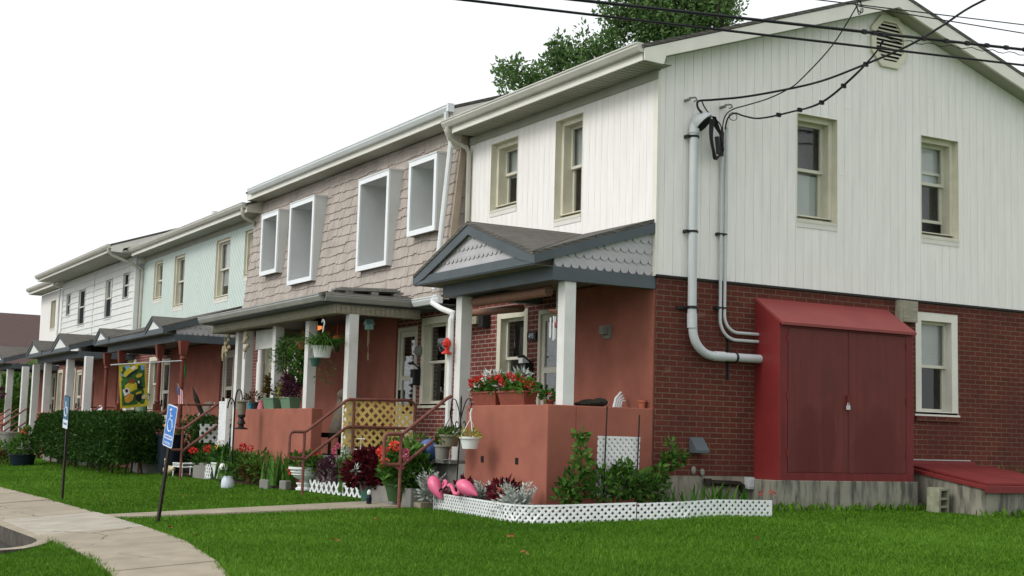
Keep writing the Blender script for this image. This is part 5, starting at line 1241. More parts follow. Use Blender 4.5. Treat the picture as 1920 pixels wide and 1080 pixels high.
b = MB(); b.tube([(-.2, -.33, -.1), (-.1, -.33, .3), (.03, -.33, .66)], .008, 5); b.tube([(-.1, -.33, .3), (.15, -.34, .5)], .006, 5); b.build('stem', M['bark'], q)
q = thing('iris_clump', 'strap-leaved iris clump against the foundation behind the lattice edging', 'plant', (.45, -.5, -.12))
blades('leaf', M['leaf_fern'], q, (.30, -.45, -.12), 26, .46, .035, .45, .35, .35); blades('leaf', M['leaf_fern'], q, (.75, -.5, -.12), 34, .50, .035, .5, .5, .3); blades('leaf', M['leaf_fern'], q, (-.05, -.5, -.12), 16, .36, .03, .5, .6, .25)
petals('bloom', M['flower_red'], q, [(1.25, -.75, .11), (1.12, -.72, .1)], .025, 14, .025)
# ---- mansard porch and its garden
def pot_plant(name, label, c, r0, r1, h, potmat, cat='potted plant', group=None, rim=.012, n=20):
    q = thing(name, label, cat, c, group); b = MB(); bowl(b, c, r0, r1, h, rim, n); b.build('pot', M[potmat], q, smooth=True)
    s = MB(); s.lathe((c[0], c[1], c[2] + h - .04), [(r1 - .015, 0), (0.001, .012)], n); s.build('soil', M['soil'], q); return q
q = pot_plant('coleus_pot', 'large green pot overflowing with dark red coleus beside the walk', (-1.92, 4.12, -.27), .135, .185, .30, 'pot_green', rim=.02)
bush('foliage', M['leaf_red'], q, [((-1.92, 4.12, .18), (.40, .42, .22)), ((-1.95, 4.48, .12), (.22, .28, .18)), ((-1.9, 3.76, .12), (.22, .26, .2)), ((-1.92, 4.12, .34), (.25, .28, .12))], 1900, .095, .6, shell=.5)
bush('yellow_foliage', M['leaf_yel'], q, [((-2.12, 4.34, .25), (.08, .08, .12)), ((-2.15, 4.22, .33), (.06, .1, .05))], 90, .05, .5)
bush('silver_foliage', M['leaf_silver'], q, [((-2.28, 3.86, .2), (.03, .05, .04))], 14, .08, .25)
q = pot_plant('white_urn', 'white pedestal urn with red flowers at the end of the low lattice', (-1.72, 7.18, -.23), .10, .13, .12, 'pot_white', 'urn'); b = MB()
b.lathe((-1.72, 7.18, -.23), [(.15, 0), (.15, .03), (.07, .08), (.06, .14), (.10, .17), (.19, .21), (.235, .29), (.245, .33), (.275, .335), (.275, .37), (.23, .37), (.2, .3)], 28); b.build('bowl', M['pot_white'], q, smooth=True)
b = MB()
for z in (.24, .28): b.lathe((-1.72, 7.18, -.23 + z), [(.216 + (z - .24) * .5, 0), (.226 + (z - .24) * .5, .008), (.222 + (z - .24) * .5, .016)], 28)
b.build('band', M['pot_white'], q, smooth=True)
bush('foliage', M['leaf_mix'], q, [((-1.72, 7.1, .24), (.25, .28, .12)), ((-1.72, 6.85, .2), (.15, .15, .1))], 300, .09, .75)
petals('bloom', M['flower_red'], q, [(-1.78, 7.3, .36), (-1.7, 7.0, .37), (-1.65, 6.85, .36)], .045, 26, .04); petals('bloom', M['flower_pink'], q, [(-1.85, 6.98, .38), (-1.82, 7.15, .34)], .03, 20, .03)
q = pot_plant('geranium_pot', 'dark green pot of coral geraniums beside the front steps', (-1.98, 3.05, -.2), .15, .21, .24, 'pot_dgreen')
bush('foliage', M['leaf_mix'], q, [((-1.96, 3.0, .20), (.28, .34, .22)), ((-1.9, 2.75, .24), (.2, .2, .2)), ((-1.95, 3.3, .22), (.2, .2, .2)), ((-1.9, 3.0, .42), (.2, .28, .12))], 900, .10, .85, shell=.6)
petals('bloom', M['flower_coral'], q, [(-2.05, 3.48, .42), (-2.12, 3.38, .47), (-2.1, 3.30, .46), (-2.1, 3.0, .54), (-2.14, 2.92, .54), (-2.16, 3.15, .33), (-2.2, 3.05, .31)], .055, 40, .045)
petals('bloom', M['flower_pink'], q, [(-2.12, 2.62, .47), (-2.12, 2.60, .40), (-2.18, 2.66, .28)], .04, 30, .035)
q = thing('garden_figurine', 'tiny white and dark figurine beside the geranium pot', 'figurine', (-2.25, 3.38, -.2)); b = MB(); b.lathe((-2.25, 3.45, -.25), [(.035, 0), (.04, .08), (.02, .13)], 10); b.build('body', M['navy'], q); b = MB(); b.blob((-2.25, 3.45, -.10), .032, .032, .04, 10, 8); b.build('head', M['white'], q)
q = thing('dark_bush', 'dense green plant growing behind the coral geraniums and handrail', 'shrub', (-1.3, 4.4, -.15))
bush('foliage', M['leaf_fern'], q, [((-1.3, 4.5, .35), (.3, .5, .3)), ((-1.25, 3.95, .45), (.25, .35, .25)), ((-1.2, 4.9, .3), (.2, .3, .3))], 900, .085, .4, shell=.3)
q = thing('tall_weeds', 'feathery tall green weeds at the foot of the shingled house corner post', 'plant', (-1.7, 5.6, -.2))
blades('leaf', M['leaf_fern'], q, (-1.66, 5.62, -.2), 40, .85, .02, .22, .25, .14); bush('foliage', M['leaf_fern'], q, [((-1.66, 5.62, .2), (.15, .16, .3))], 260, .06, .3, shell=.1)
q = thing('purple_plant', 'dusky purple leaved plant between the urn and the weeds', 'plant', (-1.65, 6.4, -.2)); bush('foliage', M['leaf_purple'], q, [((-1.65, 6.35, .12), (.18, .28, .2))], 320, .07, .5, shell=.2); petals('bloom', M['flower_pink'], q, [(-1.55, 6.3, .5), (-1.5, 6.55, .42), (-1.52, 6.5, .36)], .04, 24, .03)
b = MB(); b.tube([(-1.55, 6.3, -.1), (-1.55, 6.3, .46)], .006, 5); b.tube([(-1.5, 6.55, -.1), (-1.5, 6.55, .4)], .006, 5); b.build('stem', M['leaf_fern'], q)
q = thing('low_lattice', 'low white diamond lattice border in front of the shingled house garden', 'garden edging', (-1.7, 5.4, -.2)); b = MB()
F = lambda s, h, w: (-1.72 - w, 6.95 - s, gz(-1.72, 5) - .02 + h - .0 * s); lattice(b, F, 3.0, .20, .20, .045, .008); b.build('panel', M['lattice_white'], q)
q = thing('yellow_lattice', 'yellow painted diamond lattice tied to the handrail of the shingled house', 'lattice panel', (-.95, 6.1, .45)); b = MB()
F = lambda s, h, w: (-1.56 + s, 6.10 - w, .47 + h + .03 * math.sin(s * 5)); lattice(b, F, 1.2, .745, .14, .042, .005); b.build('panel', M['yellow'], q)
q = thing('plant_label', 'pale blue plant support standing under the yellow lattice', 'plant support', (-1.7, 5.1, -.2)); b = MB(); b.tube([(-1.7, 5.05, -.2), (-1.7, 5.05, .66)], .007, 6); b.tube([(-1.7, 4.9, .62), (-1.7, 5.2, .62)], .007, 6); b.tube([(-1.7, 4.8, .46), (-1.7, 5.3, .46)], .009, 6); b.build('frame', M['sash'], q)
q = thing('daylily_bed', 'broad clump of green strap leaves in front of the shingled house parapet', 'plant', (-1.7, 8.3, -.2))
blades('leaf', M['leaf_fern'], q, (-1.72, 8.2, -.2), 60, .75, .04, .45, .4, .25); blades('leaf', M['leaf_fern'], q, (-1.7, 8.6, -.2), 40, .7, .04, .4, .4, .25)
q = thing('garden_plants', 'mixed green garden plants along the base of the shingled house parapet', 'plants', (-1.7, 10.2, -.2))
bush('foliage', M['leaf_mix'], q, [((-1.72, 9.3, .08), (.2, .4, .28)), ((-1.7, 9.9, .05), (.2, .45, .25)), ((-1.7, 10.6, .1), (.2, .4, .25))], 1100, .09, .4, shell=.2); bush('brown_foliage', M['leaf_brown'], q, [((-1.8, 9.5, -.04), (.15, .5, .16))], 260, .08, .5); blades('leaf', M['leaf_fern'], q, (-1.7, 10.9, -.2), 40, .75, .035, .5, .5, .35)
petals('bloom', M['flower_red'], q, [(-1.75, 10.2, .42), (-1.72, 9.9, .40), (-1.7, 10.35, .38), (-1.8, 7.6, .05)], .05, 26, .04)
for (x, y, s, l) in ((-1.95, 8.35, .3, 'flat grey stone edging beside the strap-leaved clump'), (-1.85, 7.72, .22, 'squarish grey stone next to the white urn')):
    b = MB(); b.obox((x, y, gz(x, y) + .05), .12, s, .18, Matrix.Rotation(R(8), 4, 'Z')); one(b, 'edging_stone', M['stone'], l, 'stone', bevel=.02)
# things on the porch
for (y0, y1, l) in ((9.36, 9.9, 'pale green trough of bronze leaved plants, farther along the parapet'), (8.55, 9.02, 'pale green trough of dark red plants, nearer the middle white post')):
    q = thing('green_planter', l, 'planter', (-1.42, (y0 + y1) / 2, 1.095), 'green troughs on the parapet'); b = MB(); b.hexa([(-1.5, y0 + .03, 1.097), (-1.34, y0 + .03, 1.097), (-1.34, y1 - .03, 1.097), (-1.5, y1 - .03, 1.097), (-1.53, y0, 1.27), (-1.31, y0, 1.27), (-1.31, y1, 1.27), (-1.53, y1, 1.27)]); b.box(-1.54, -1.3, y0 - .01, y1 + .01, 1.271, 1.29); b.build('trough', M['planter_green'], q)
    yc = (y0 + y1) / 2
    bush('foliage', M['leaf_brown'] if y0 > 9 else M['leaf_purple'], q, [((-1.42, yc, 1.42), (.15, .28, .15)), ((-1.42, yc + .1, 1.60), (.11, .17, .12))], 520, .075, .5, shell=.2)
    if y0 < 9: bush('green_foliage', M['leaf_yel'], q, [((-1.5, yc + .2, 1.40), (.06, .08, .12))], 40, .07, .5)
q = thing('hanging_vine', 'mass of feathery green foliage hanging in the shingled house porch', 'hanging plant', (-1.35, 9.2, 2.5)); bush('foliage', M['leaf_fern'], q, [((-1.35, 9.45, 2.0), (.16, .32, .32)), ((-1.35, 9.25, 2.2), (.16, .25, .2))], 1000, .09, .16, shell=.1, up=-.2)
q = thing('trailing_ivy', 'dark trailing ivy hanging beside the middle white post', 'hanging plant', (-1.3, 8.75, 2.5)); bush('foliage', M['leaf_mix'], q, [((-1.3, 8.75, 2.05), (.15, .24, .22)), ((-1.3, 8.7, 1.75), (.13, .22, .25))], 520, .08, .7, shell=.1, up=-.3); bush('bloom', M['flower_white'], q, [((-1.4, 8.7, 1.85), (.1, .2, .35))], 26, .035, .8)
b = MB(); bowl(b, (-1.3, 8.62, 2.12), .07, .1, .13); b.tube([(-1.3, 8.62, 2.24), (-1.3, 8.62, 2.7)], .004, 5); b.build('pot', M['pot_terra'], q)
q = thing('spider_plant', 'white hanging pot of arching spider plant under the shingled porch beam', 'hanging plant', (-1.72, 6.7, 1.88)); c = (-1.72, 6.68, 1.885); b = MB(); bowl(b, c, .125, .165, .19, .012); b.build('pot', M['pot_white'], q, smooth=True)
b = MB()
for a in (.3, 2.4, 4.5): b.tube([(c[0] + .16 * math.cos(a), c[1] + .16 * math.sin(a), c[2] + .19), (c[0], c[1], c[2] + .42)], .006, 5)
b.tube([(c[0], c[1], 2.565), (c[0], c[1], 2.44)], .004, 5); b.build('cord', M['dkcloth'], q)
b = MB(); b.tube(smooth_pts([(c[0], c[1], c[2] + .40), (c[0], c[1] - .02, c[2] + .48), (c[0], c[1] - .05, c[2] + .56), (c[0], c[1] + .01, c[2] + .61), (c[0], c[1] + .06, c[2] + .57)], 4), .012, 7); b.build('hook', M['plastic_w'], q, smooth=True)
blades('leaf', M['leaf_fern'], q, (c[0], c[1], c[2] + .15), 300, .62, .024, 1.5, 1.5, .13)
bush('foliage', M['leaf_fern'], q, [((c[0], c[1] - .15, c[2] - .25), (.12, .35, .25))], 90, .05, .3, up=-.6)
q = thing('small_hanging_pot', 'small dark green hanging pot just below the spider plant', 'hanging pot', (-1.7, 7.02, 1.75)); b = MB(); bowl(b, (-1.7, 7.02, 1.76), .055, .085, .13); b.build('pot', M['pot_green'], q, smooth=True); b = MB(); b.tube([(-1.7, 7.1, 1.88), (-1.7, 7.02, 2.2), (-1.7, 6.94, 1.88)], .004, 5); b.tube([(-1.7, 7.02, 2.2), (-1.7, 7.02, 2.565)], .003, 5); b.build('cord', M['dkcloth'], q)
q = thing('bird_feeder', 'glass hummingbird feeder with red cap hanging behind the spider plant', 'bird feeder', (-1.3, 7.0, 2.1)); b = MB(); b.lathe((-1.3, 7.1, 2.02), [(.035, 0), (.04, .03), (.035, .2), (.03, .22)], 10); b.build('bottle', M['dkcloth'], q); b = MB(); b.lathe((-1.3, 7.1, 2.24), [(.06, 0), (.06, .03), (.03, .05)], 10); b.tube([(-1.3, 7.1, 2.28), (-1.3, 7.1, 2.72)], .003, 5); b.build('cap', M['red'], q)
q = thing('birdhouse_chime', 'little turquoise birdhouse wind chime hanging in the shingled porch', 'wind chime', (-.95, 6.62, 2.4)); b = MB(); b.hexa([(-1.0, 6.56, 2.38), (-.9, 6.56, 2.38), (-.9, 6.68, 2.38), (-1.0, 6.68, 2.38), (-1.0, 6.56, 2.46), (-.9, 6.56, 2.46), (-.9, 6.68, 2.46), (-1.0, 6.68, 2.46)]); b.prism([(-1.02, 6.54, 2.461), (-1.02, 6.70, 2.461), (-1.02, 6.62, 2.55)], (.14, 0, 0)); b.build('house', simple('turquoise', (.32, .58, .54), .5), q); b = MB()
for k in range(4): b.tube([(-.98 + .02 * k, 6.58 + .03 * k, 2.37), (-.98 + .02 * k, 6.58 + .03 * k, 2.1 + .02 * k)], .007, 6)
b.tube([(-.95, 6.62, 2.37), (-.95, 6.62, 1.98)], .003, 5); b.obox((-.95, 6.62, 1.94), .012, .04, .12, Matrix.Identity(4)); b.tube([(-.95, 6.62, 2.54), (-.95, 6.62, 2.72)], .003, 5); b.build('tube', M['drywood'], q)
q = thing('porch_chair', 'old porch chair with a floral cushion beside the shingled house steps', 'chair', (-.85, 8.05, .33)); b = MB(); b.obox((-.72, 8.05, 1.0), .12, .72, .72, Matrix.Rotation(R(14), 4, 'Y')); b.blob((-.70, 8.05, 1.36), .1, .34, .1, 12, 8); b.build('cushion', M['flowercloth'], q, bevel=.05); b = MB(); b.box(-1.15, -.6, 7.65, 8.45, .62, .70); b.build('seat', M['dkcloth'], q)
for x, y in ((-1.12, 7.68), (-.63, 7.68), (-1.12, 8.42), (-.63, 8.42)): b = MB(); b.box(x - .02, x + .02, y - .02, y + .02, .33, .62); b.build('leg', M['dkcloth'], q)
b = MB(); b.box(-1.34, -1.32, 9.9, 10.95, 2.22, 2.56); b.tube([(-1.33, 9.9, 2.22), (-1.33, 10.95, 2.22)], .018, 8); b.box(-1.35, -1.31, 9.85, 9.9, 2.40, 2.44); one(b, 'roller_blind', M['white_aged'], 'short white roll-down blind in the shingled house porch', 'blind')
q = thing('drain_stack', 'white plastic standpipe against the brick of the shingled house', 'pipe', (-.12, 14.2, .33)); b = MB(); b.tube([(-.10, 14.15, .3), (-.10, 14.15, 2.15)], .075, 14); b.tube([(-.10, 14.15, 2.15), (-.10, 14.15, 2.7)], .06, 12); b.build('pipe', M['cream'], q, smooth=True)
for y, z0, l, m_, r1 in ((10.23, .16, 'pink plastic cup on the parapet of the shingled house', 'cup_pink', .075), (10.82, .1, 'small teal pot with straggly plant on the parapet', 'teal', .06)):
    q = thing('small_pot', l, 'pot', (-1.42, y, 1.095)); b = MB()
    if z0 > .12: bowl(b, (-1.42, y, 1.097), .085, .06, .16)
    else: bowl(b, (-1.42, y, 1.097), .05, .06, .12)
    b.build('pot', M[m_], q, smooth=True)
    if z0 < .12: bush('foliage', M['leaf_brown'], q, [((-1.42, y - .1, 1.3), (.1, .26, .1))], 90, .08, .3)
b = MB(); bowl(b, (-1.42, 10.52, 1.097), .06, .085, .13); one(b, 'black_pot', M['clamp'], 'black nursery pot between the pink cup and the teal pot', 'pot')
for y, z, l in ((11.85, 2.38, 'dried gourd ornament hung at the end of the shingled porch'), (10.78, 2.36, 'dried gourd ornament hung beside the white blind')):
    q = thing('gourd_ornament', l, 'ornament', (-1.6, y, z), 'dried gourd ornaments'); b = MB()
    for k in range(5): b.blob((-1.6 + .03 * (k % 2), y + .05 * ((k * 7) % 3 - 1), z + .13 - .075 * k), .04, .05, .045, 8, 6)
    b.build('gourd', M['drywood'], q, smooth=True); b = MB(); b.tube([(-1.6, y, z + .14), (-1.6, y, 2.57)], .004, 5); b.tube([(-1.6, y, z - .2), (-1.6, y + .03, z - .34)], .01, 5); b.build('cord', M['drywood'], q)
q = thing('bamboo_chime', 'bamboo wind chime hanging between the shingled and mint porches', 'wind chime', (-1.3, 12.9, 2.5)); b = MB()
for k, (dy, t, l) in enumerate(((-.08, 2.36, .2), (0, 2.4, .16), (.07, 2.38, .3), (.11, 2.36, .22))): b.tube([(-1.3, 12.9 + dy, t), (-1.3, 12.9 + dy * 1.25, t - l)], .018, 8)
b.build('tube', M['drywood'], q); b = MB(); b.tube([(-1.3, 12.95, 2.4), (-1.3, 12.9, 2.7)], .004, 5); b.build('cord', M['drywood'], q)
for k, (x0_, dz_, w_, l) in enumerate(((-1.75, 0, .09, 'grey board lying lowest on the hip of the shingled house porch roof'), (-1.62, .034, .10, 'grey board stacked uppermost on the hip of the shingled house porch roof'), (-1.3, .0, .08, 'short grey board wedged at the wall end of the porch roof board stack'))):
    b = MB(); L = (1.15, 1.0, .85)[k]
    b.obox((x0_ + L / 2, 6.28 + .10 * k, 2.955 + dz_ + .015), L, .17, .032, Matrix.Rotation(R((2, -1, 3)[k]), 4, 'Z') @ Matrix.Rotation(R(-2.5), 4, 'Y')); one(b, 'loose_board', M['plank'], l, 'board', 'boards on the porch roof')
for x in (-1.55, -1.1, -.75): pass
for x, l in ((-1.5, 'wooden prop block under the boards nearest the porch gutter corner'), (-1.05, 'middle wooden prop block under the boards on the porch roof'), (-.65, 'wooden prop block under the boards nearest the shingled wall')): b = MB(); b.obox((x, 6.3, 2.925), .12, .2, .05, Matrix.Identity(4)); one(b, 'board_prop', M['plank'], l, 'block')
q = thing('porch_light', 'dark porch lamp with an orange glow under the shingled porch ceiling', 'lamp', (-.9, 9.0, 2.6)); b = MB(); b.lathe((-.9, 8.95, 2.50), [(.02, .0), (.07, .03), (.07, .07)], 12); mm, nt, p = new_mat('lamp_glow'); p.inputs['Base Color'].default_value = (.8, .2, .05, 1); p.inputs['Emission Color'].default_value = (1, .25, .06, 1); p.inputs['Emission Strength'].default_value = 1.2; b.build('bulb', mm, q); b = MB(); b.lathe((-.9, 8.95, 2.58), [(.08, 0), (.12, .04), (.05, .13)], 12); b.build('shade', M['clamp'], q)
# lattice screen and bird feeders by the left end of that porch
q = thing('lattice_screen', 'tall narrow white lattice screen at the far end post of the shingled porch', 'lattice panel', (-1.55, 12.0, .3)); b = MB(); F = lambda s, h, w: (-1.56 - w, 12.22 - s, .18 + h); lattice(b, F, .42, 1.07, .1, .05, .008, [(0, .42, 1.04, 1.07)]); b.build('panel', M['lattice_white'], q); b = MB(); b.box(-1.6, -1.52, 11.70, 11.79, -.2, 1.3); b.build('post', M['white'], q)
q = thing('crook_stand', 'black double crook pole for feeders in the lawn edge', 'crook', (-1.9, 10.33, -.24)); b = MB(); X_, Y_ = -1.9, 10.33
b.tube([(X_, Y_, -.4), (X_, Y_ - .02, 1.2)], .016, 8)
b.tube(smooth_pts([(X_, Y_ - .02, 1.18), (X_, Y_ - .06, 1.34), (X_, Y_ - .18, 1.43), (X_, Y_ - .32, 1.40), (X_, Y_ - .40, 1.28), (X_, Y_ - .37, 1.2), (X_, Y_ - .32, 1.2)], 4), .013, 7)
b.tube(smooth_pts([(X_, Y_ - .02, 1.0), (X_, Y_ + .04, 1.2), (X_, Y_ + .18, 1.28), (X_, Y_ + .32, 1.22), (X_, Y_ + .38, 1.1)], 4), .013, 7); b.build('pole', M['black'], q, smooth=True)
q = thing('tube_feeder', 'grey tube bird feeder hanging from the crook pole', 'bird feeder', (-1.9, 9.92, .72)); b = MB(); b.lathe((-1.9, 9.92, .98), [(.07, 0), (.08, .22), (.12, .23), (.05, .26)], 14); b.build('tube', M['pot_grey'], q); b = MB(); b.lathe((-1.9, 9.92, .72), [(.12, 0), (.12, .02), (.05, .04), (.05, .09), (.08, .10), (.04, .2), (.07, .22), (.07, .26)], 12); b.tube([(-1.9, 9.92, 1.24), (-1.9, 9.95, 1.22)], .004, 5); b.build('base', M['clamp'], q)
q = thing('potted_ornament', 'pale clouded jar with a small plant at the foot of the crook pole', 'jar', (-1.98, 10.2, -.25)); b = MB(); b.lathe((-2.35, 9.15, -.30), [(.10, 0), (.115, .04), (.11, .14), (.085, .2), (.07, .22)], 14); b.build('jar', M['signwhite'], q, smooth=True); bush('foliage', M['leaf_mix'], q, [((-2.35, 9.15, .0), (.12, .14, .1))], 60, .09, .5); b = MB(); b.blob((-2.38, 9.3, .06), .08, .1, .06, 12, 8); b.blob((-2.38, 9.42, .09), .035, .04, .035, 8, 6); b.build('bird', M['white'], q, smooth=True)
q = pot_plant('white_trough', 'white ribbed planter with leafy plant by the left stair of the shingled house', (-1.72, 11.25, -.2), .19, .25, .30, 'pot_white', 'planter'); bush('foliage', M['leaf_fern'], q, [((-1.72, 11.3, .2), (.2, .3, .14))], 260, .12, .45); blades('leaf', M['leaf_fern'], q, (-1.7, 11.6, .05), 24, .55, .04, .8, .6, .15)
q = thing('leaning_lattice', 'small scrap of white lattice leaning on the white ribbed planter', 'lattice panel', (-1.85, 11.8, -.2)); b = MB(); F = lambda s, h, w: (-1.86 - w, 12.0 - s - .3 * h, -.22 + h); lattice(b, F, .36, .27, .12, .03, .007); b.build('panel', M['lattice_white'], q)
q = thing('wood_edging', 'weathered upright wood edging blocks beside the white wire table', 'garden edging', (-1.72, 12.6, -.2)); b = MB(); y = 12.1
for k in range(7): h = random.uniform(.16, .23); b.box(-1.78, -1.68, y, y + .125, -.3, -.22 + h + .05); y += .135
b.build('block', M['plank'], q)
q = thing('wire_table', 'small white wire side table among the flowers', 'table', (-1.85, 13.4, -.22)); b = MB()
for z in (.02, -.05): b.tube([(-1.95, 13.15, z), (-1.95, 13.85, z), (-1.6, 13.85, z), (-1.6, 13.15, z), (-1.95, 13.15, z)], .012, 6)
for k in range(6): b.tube([(-1.95, 13.15 + .12 * k, -.05), (-1.95, 13.21 + .12 * k, .02), (-1.95, 13.27 + .12 * k, -.05)], .008, 5)
b.build('top', M['plastic_w'], q)
for x, y in ((-1.95, 13.2), (-1.95, 13.8), (-1.6, 13.2), (-1.6, 13.8)): b = MB(); b.tube([(x, y, -.26), (x, y, -.05)], .012, 6); b.build('leg', M['plastic_w'], q)
q = thing('goose_figurine', 'cream goose garden figurine sitting on the lawn edge by the dark bin', 'figurine', (-1.95, 14.1, -.23)); b = MB(); b.tube([(-1.95, 13.78, -.10), (-1.95, 13.9, -.12), (-1.95, 14.08, -.14), (-1.95, 14.25, -.13), (-1.95, 14.32, -.10)], [.02, .075, .10, .085, .05], 12); b.tube([(-1.95, 14.26, -.12), (-1.95, 14.34, -.03), (-1.95, 14.32, .05)], [.05, .035, .035], 10); b.blob((-1.95, 14.35, .07), .038, .05, .036, 10, 8); b.build('body', M['fowl'], q, smooth=True); b = MB(); b.tube([(-1.95, 14.38, .065), (-1.95, 14.45, .055)], [.018, .006], 8); b.build('beak', M['ban_org'], q)
q = thing('trash_barrel', 'dark navy plastic barrel at the end of the hedge', 'barrel', (-1.95, 14.5, -.23)); b = MB(); b.lathe((-1.75, 14.75, -.25), [(.23, .06), (.26, .45), (.27, .78), (.29, .79), (.29, .83), (.25, .83)], 20); b.build('barrel', M['navy'], q, smooth=True); bush('foliage', M['leaf_mix'], q, [((-1.75, 14.75, .6), (.25, .25, .05))], 60, .08, .6)
q = thing('toy_duck', 'yellow toy resting on the dark barrel behind the sign', 'toy', (-1.9, 14.3, .6)); b = MB(); b.blob((-1.85, 14.45, .66), .11, .17, .09, 12, 8); b.blob((-1.85, 14.55, .78), .07, .08, .07, 10, 8); b.build('body', M['ban_yel'], q, smooth=True); b = MB(); b.blob((-1.9, 14.68, .76), .05, .07, .04, 8, 6); b.build('bill', M['ban_org'], q)
petals('bloom', M['flower_pink'], q, [(-1.9, 15.05, .62)], .06, 30, .05)
q = thing('stair_flowers', 'red and white flowers under the lattice at the left stair of the shingled house', 'flowers', (-1.75, 12.7, -.2)); bush('foliage', M['leaf_mix'], q, [((-1.6, 13.0, .1), (.15, .5, .22)), ((-1.6, 12.2, .15), (.12, .35, .2))], 420, .09, .6, shell=.2)
petals('bloom', M['flower_red'], q, [(-1.72, 13.3, .27), (-1.72, 13.2, .28), (-1.7, 12.45, .33), (-1.7, 12.3, .33)], .06, 30, .045); petals('bloom', M['flower_white'], q, [(-1.7, 11.75, .46), (-1.7, 11.62, .47)], .05, 26, .04); petals('bloom', M['flower_yel'], q, [(-1.7, 11.72, .36), (-1.7, 11.85, .35)], .04, 24, .04)
q = thing('stair_lattice', 'white diamond lattice tied under the left handrail of the shingled house', 'lattice panel', (-1.0, 12.5, .45)); b = MB(); F = lambda s, h, w: (-1.85 + s, 12.50 - w, .45 + h); lattice(b, F, 1.2, .36, .16, .055, .008); b.build('panel', M['lattice_white'], q)
b = MB(); bowl(b, (-1.35, 12.0, .335), .16, .2, .22); one(b, 'blue_tub', M['blue'], 'blue tub on the porch step behind the handrail', 'tub')
q = thing('folded_umbrella', 'dark folded umbrella leaning in the mint porch', 'umbrella', (-.9, 15.6, .35)); b = MB(); b.tube([(-.6, 15.4, .36), (-.95, 15.75, 1.35), (-1.02, 15.85, 1.62)], [.02, .06, .008], 8); b.build('canopy', M['dkcloth'], q)
q = thing('deck_chair', 'striped folding chair on the mint porch', 'chair', (-.8, 16.2, .33)); b = MB(); b.obox((-.7, 16.0, .98), .04, .55, .7, Matrix.Rotation(R(20), 4, 'Y')); b.build('back', M['flowercloth'], q); b = MB()
for y in (15.7, 16.3): b.tube([(-1.1, y, .33), (-.55, y, 1.3)], .015, 6); b.tube([(-.5, y, .33), (-1.1, y, .75)], .015, 6)
b.build('frame', M['pipe'], q); b = MB(); b.box(-1.1, -.7, 15.72, 16.28, .70, .73); b.build('seat', M['flowercloth'], q)
q = thing('green_wind_chime', 'green glass wind chime hanging in the mint porch', 'wind chime', (-1.0, 16.7, 2.5)); b = MB(); b.tube([(-1.0, 16.6, 2.72), (-1.0, 16.6, 1.9)], .004, 5); b.blob((-1.0, 16.6, 2.42), .04, .05, .14, 8, 6); b.blob((-1.0, 16.6, 2.0), .05, .06, .17, 8, 6); b.build('glass', simple('green_glass', (.04, .22, .05), .2), q)
q = thing('stick_flag', 'small striped stick flag fixed to the mint porch rail', 'flag', (-1.9, 13.95, 1.2)); b = MB(); b.tube([(-1.7, 13.75, 1.05), (-1.9, 13.98, 1.62)], .008, 6); b.build('stick', M['drywood'], q)
for k in range(7):
    b = MB(); a = [(-1.9 + .004 * k, 13.96 - .045 * k, 1.55 - .012 * k), (-1.9 + .004 * k, 13.92 - .045 * k, 1.55 - .02 * k)]
    b.prism([a[0], a[1], (a[1][0], a[1][1] - .06, 1.20), (a[0][0], a[0][1] - .06, 1.21)], (.006, .0, 0)); b.build('stripe', M['flagred' if k % 2 == 0 else 'flagwhite'], q)
b = MB(); b.prism([(-1.915, 13.98, 1.57), (-1.915, 13.84, 1.53), (-1.915, 13.80, 1.38), (-1.915, 13.93, 1.42)], (.006, 0, 0)); b.build('canton', M['flagblue'], q)
# banner on the mint porch
q = thing('garden_banner', 'yellow bordered picture banner hanging from a pole on the mint porch post', 'banner', (-2.45, 15.3, 1.15)); b = MB(); b.tube([(-1.45, 15.3, 2.155), (-2.95, 15.3, 1.99)], .014, 8); b.build('pole', M['pipe'], q)
def BQ(b, u0, u1, v0, v1, w):  # u across 0..1 from the post outward, v up 0..1
    P = lambda u, v: (-2.22 - .56 * u - .03 * (1 - v) * (u - .5) + .09 * (1 - v), 15.3 - w + .02 * math.sin(u * 5 + v * 4), 2.07 - .055 * u - .90 * (1 - v) - .03 * u * (1 - v))
    n = 4
    for i in range(n):
        for j in range(n):
            a, c, e, g = u0 + (u1 - u0) * i / n, u0 + (u1 - u0) * (i + 1) / n, v0 + (v1 - v0) * j / n, v0 + (v1 - v0) * (j + 1) / n
            b.quad(P(a, e), P(c, e), P(c, g), P(a, g))
    return P
b = MB(); BQ(b, 0, 1, 0, 1, 0); b.build('cloth', M['ban_yel'], q)
b = MB(); BQ(b, .07, .93, .06, .95, .004); b.build('field', M['ban_green'], q)
b = MB(); BQ(b, .60, .93, .72, .95, .007); BQ(b, .07, .2, .84, .95, .007); b.build('sky_patch', M['ban_sky'], q)
def patch(name, pts, mat, w):
    b = MB(); P = BQ(MB(), 0, 1, 0, 1, w); b.prism([P(1 - u, v) for u, v in pts], (0, -.002, 0)); b.build(name, M[mat], q)
rot = lambda cx, cy, a, pts: [(cx + x * math.cos(a) - y * math.sin(a), cy + (x * math.sin(a) + y * math.cos(a)) * .72) for x, y in pts]
ov = lambda cx, cy, rx, ry, a=0: rot(cx, cy, a, [(rx * math.cos(t), ry * math.sin(t)) for t in np.linspace(0, 6.0, 14)])
patch('motif', ov(.42, .83, .30, .12, .5), 'ban_yel', .011); patch('motif', ov(.47, .78, .26, .045, .5), 'ban_blk', .014); patch('motif', ov(.52, .90, .08, .05, .3), 'flagwhite', .014); patch('motif', ov(.72, .72, .13, .06, .3), 'ban_yel', .011)
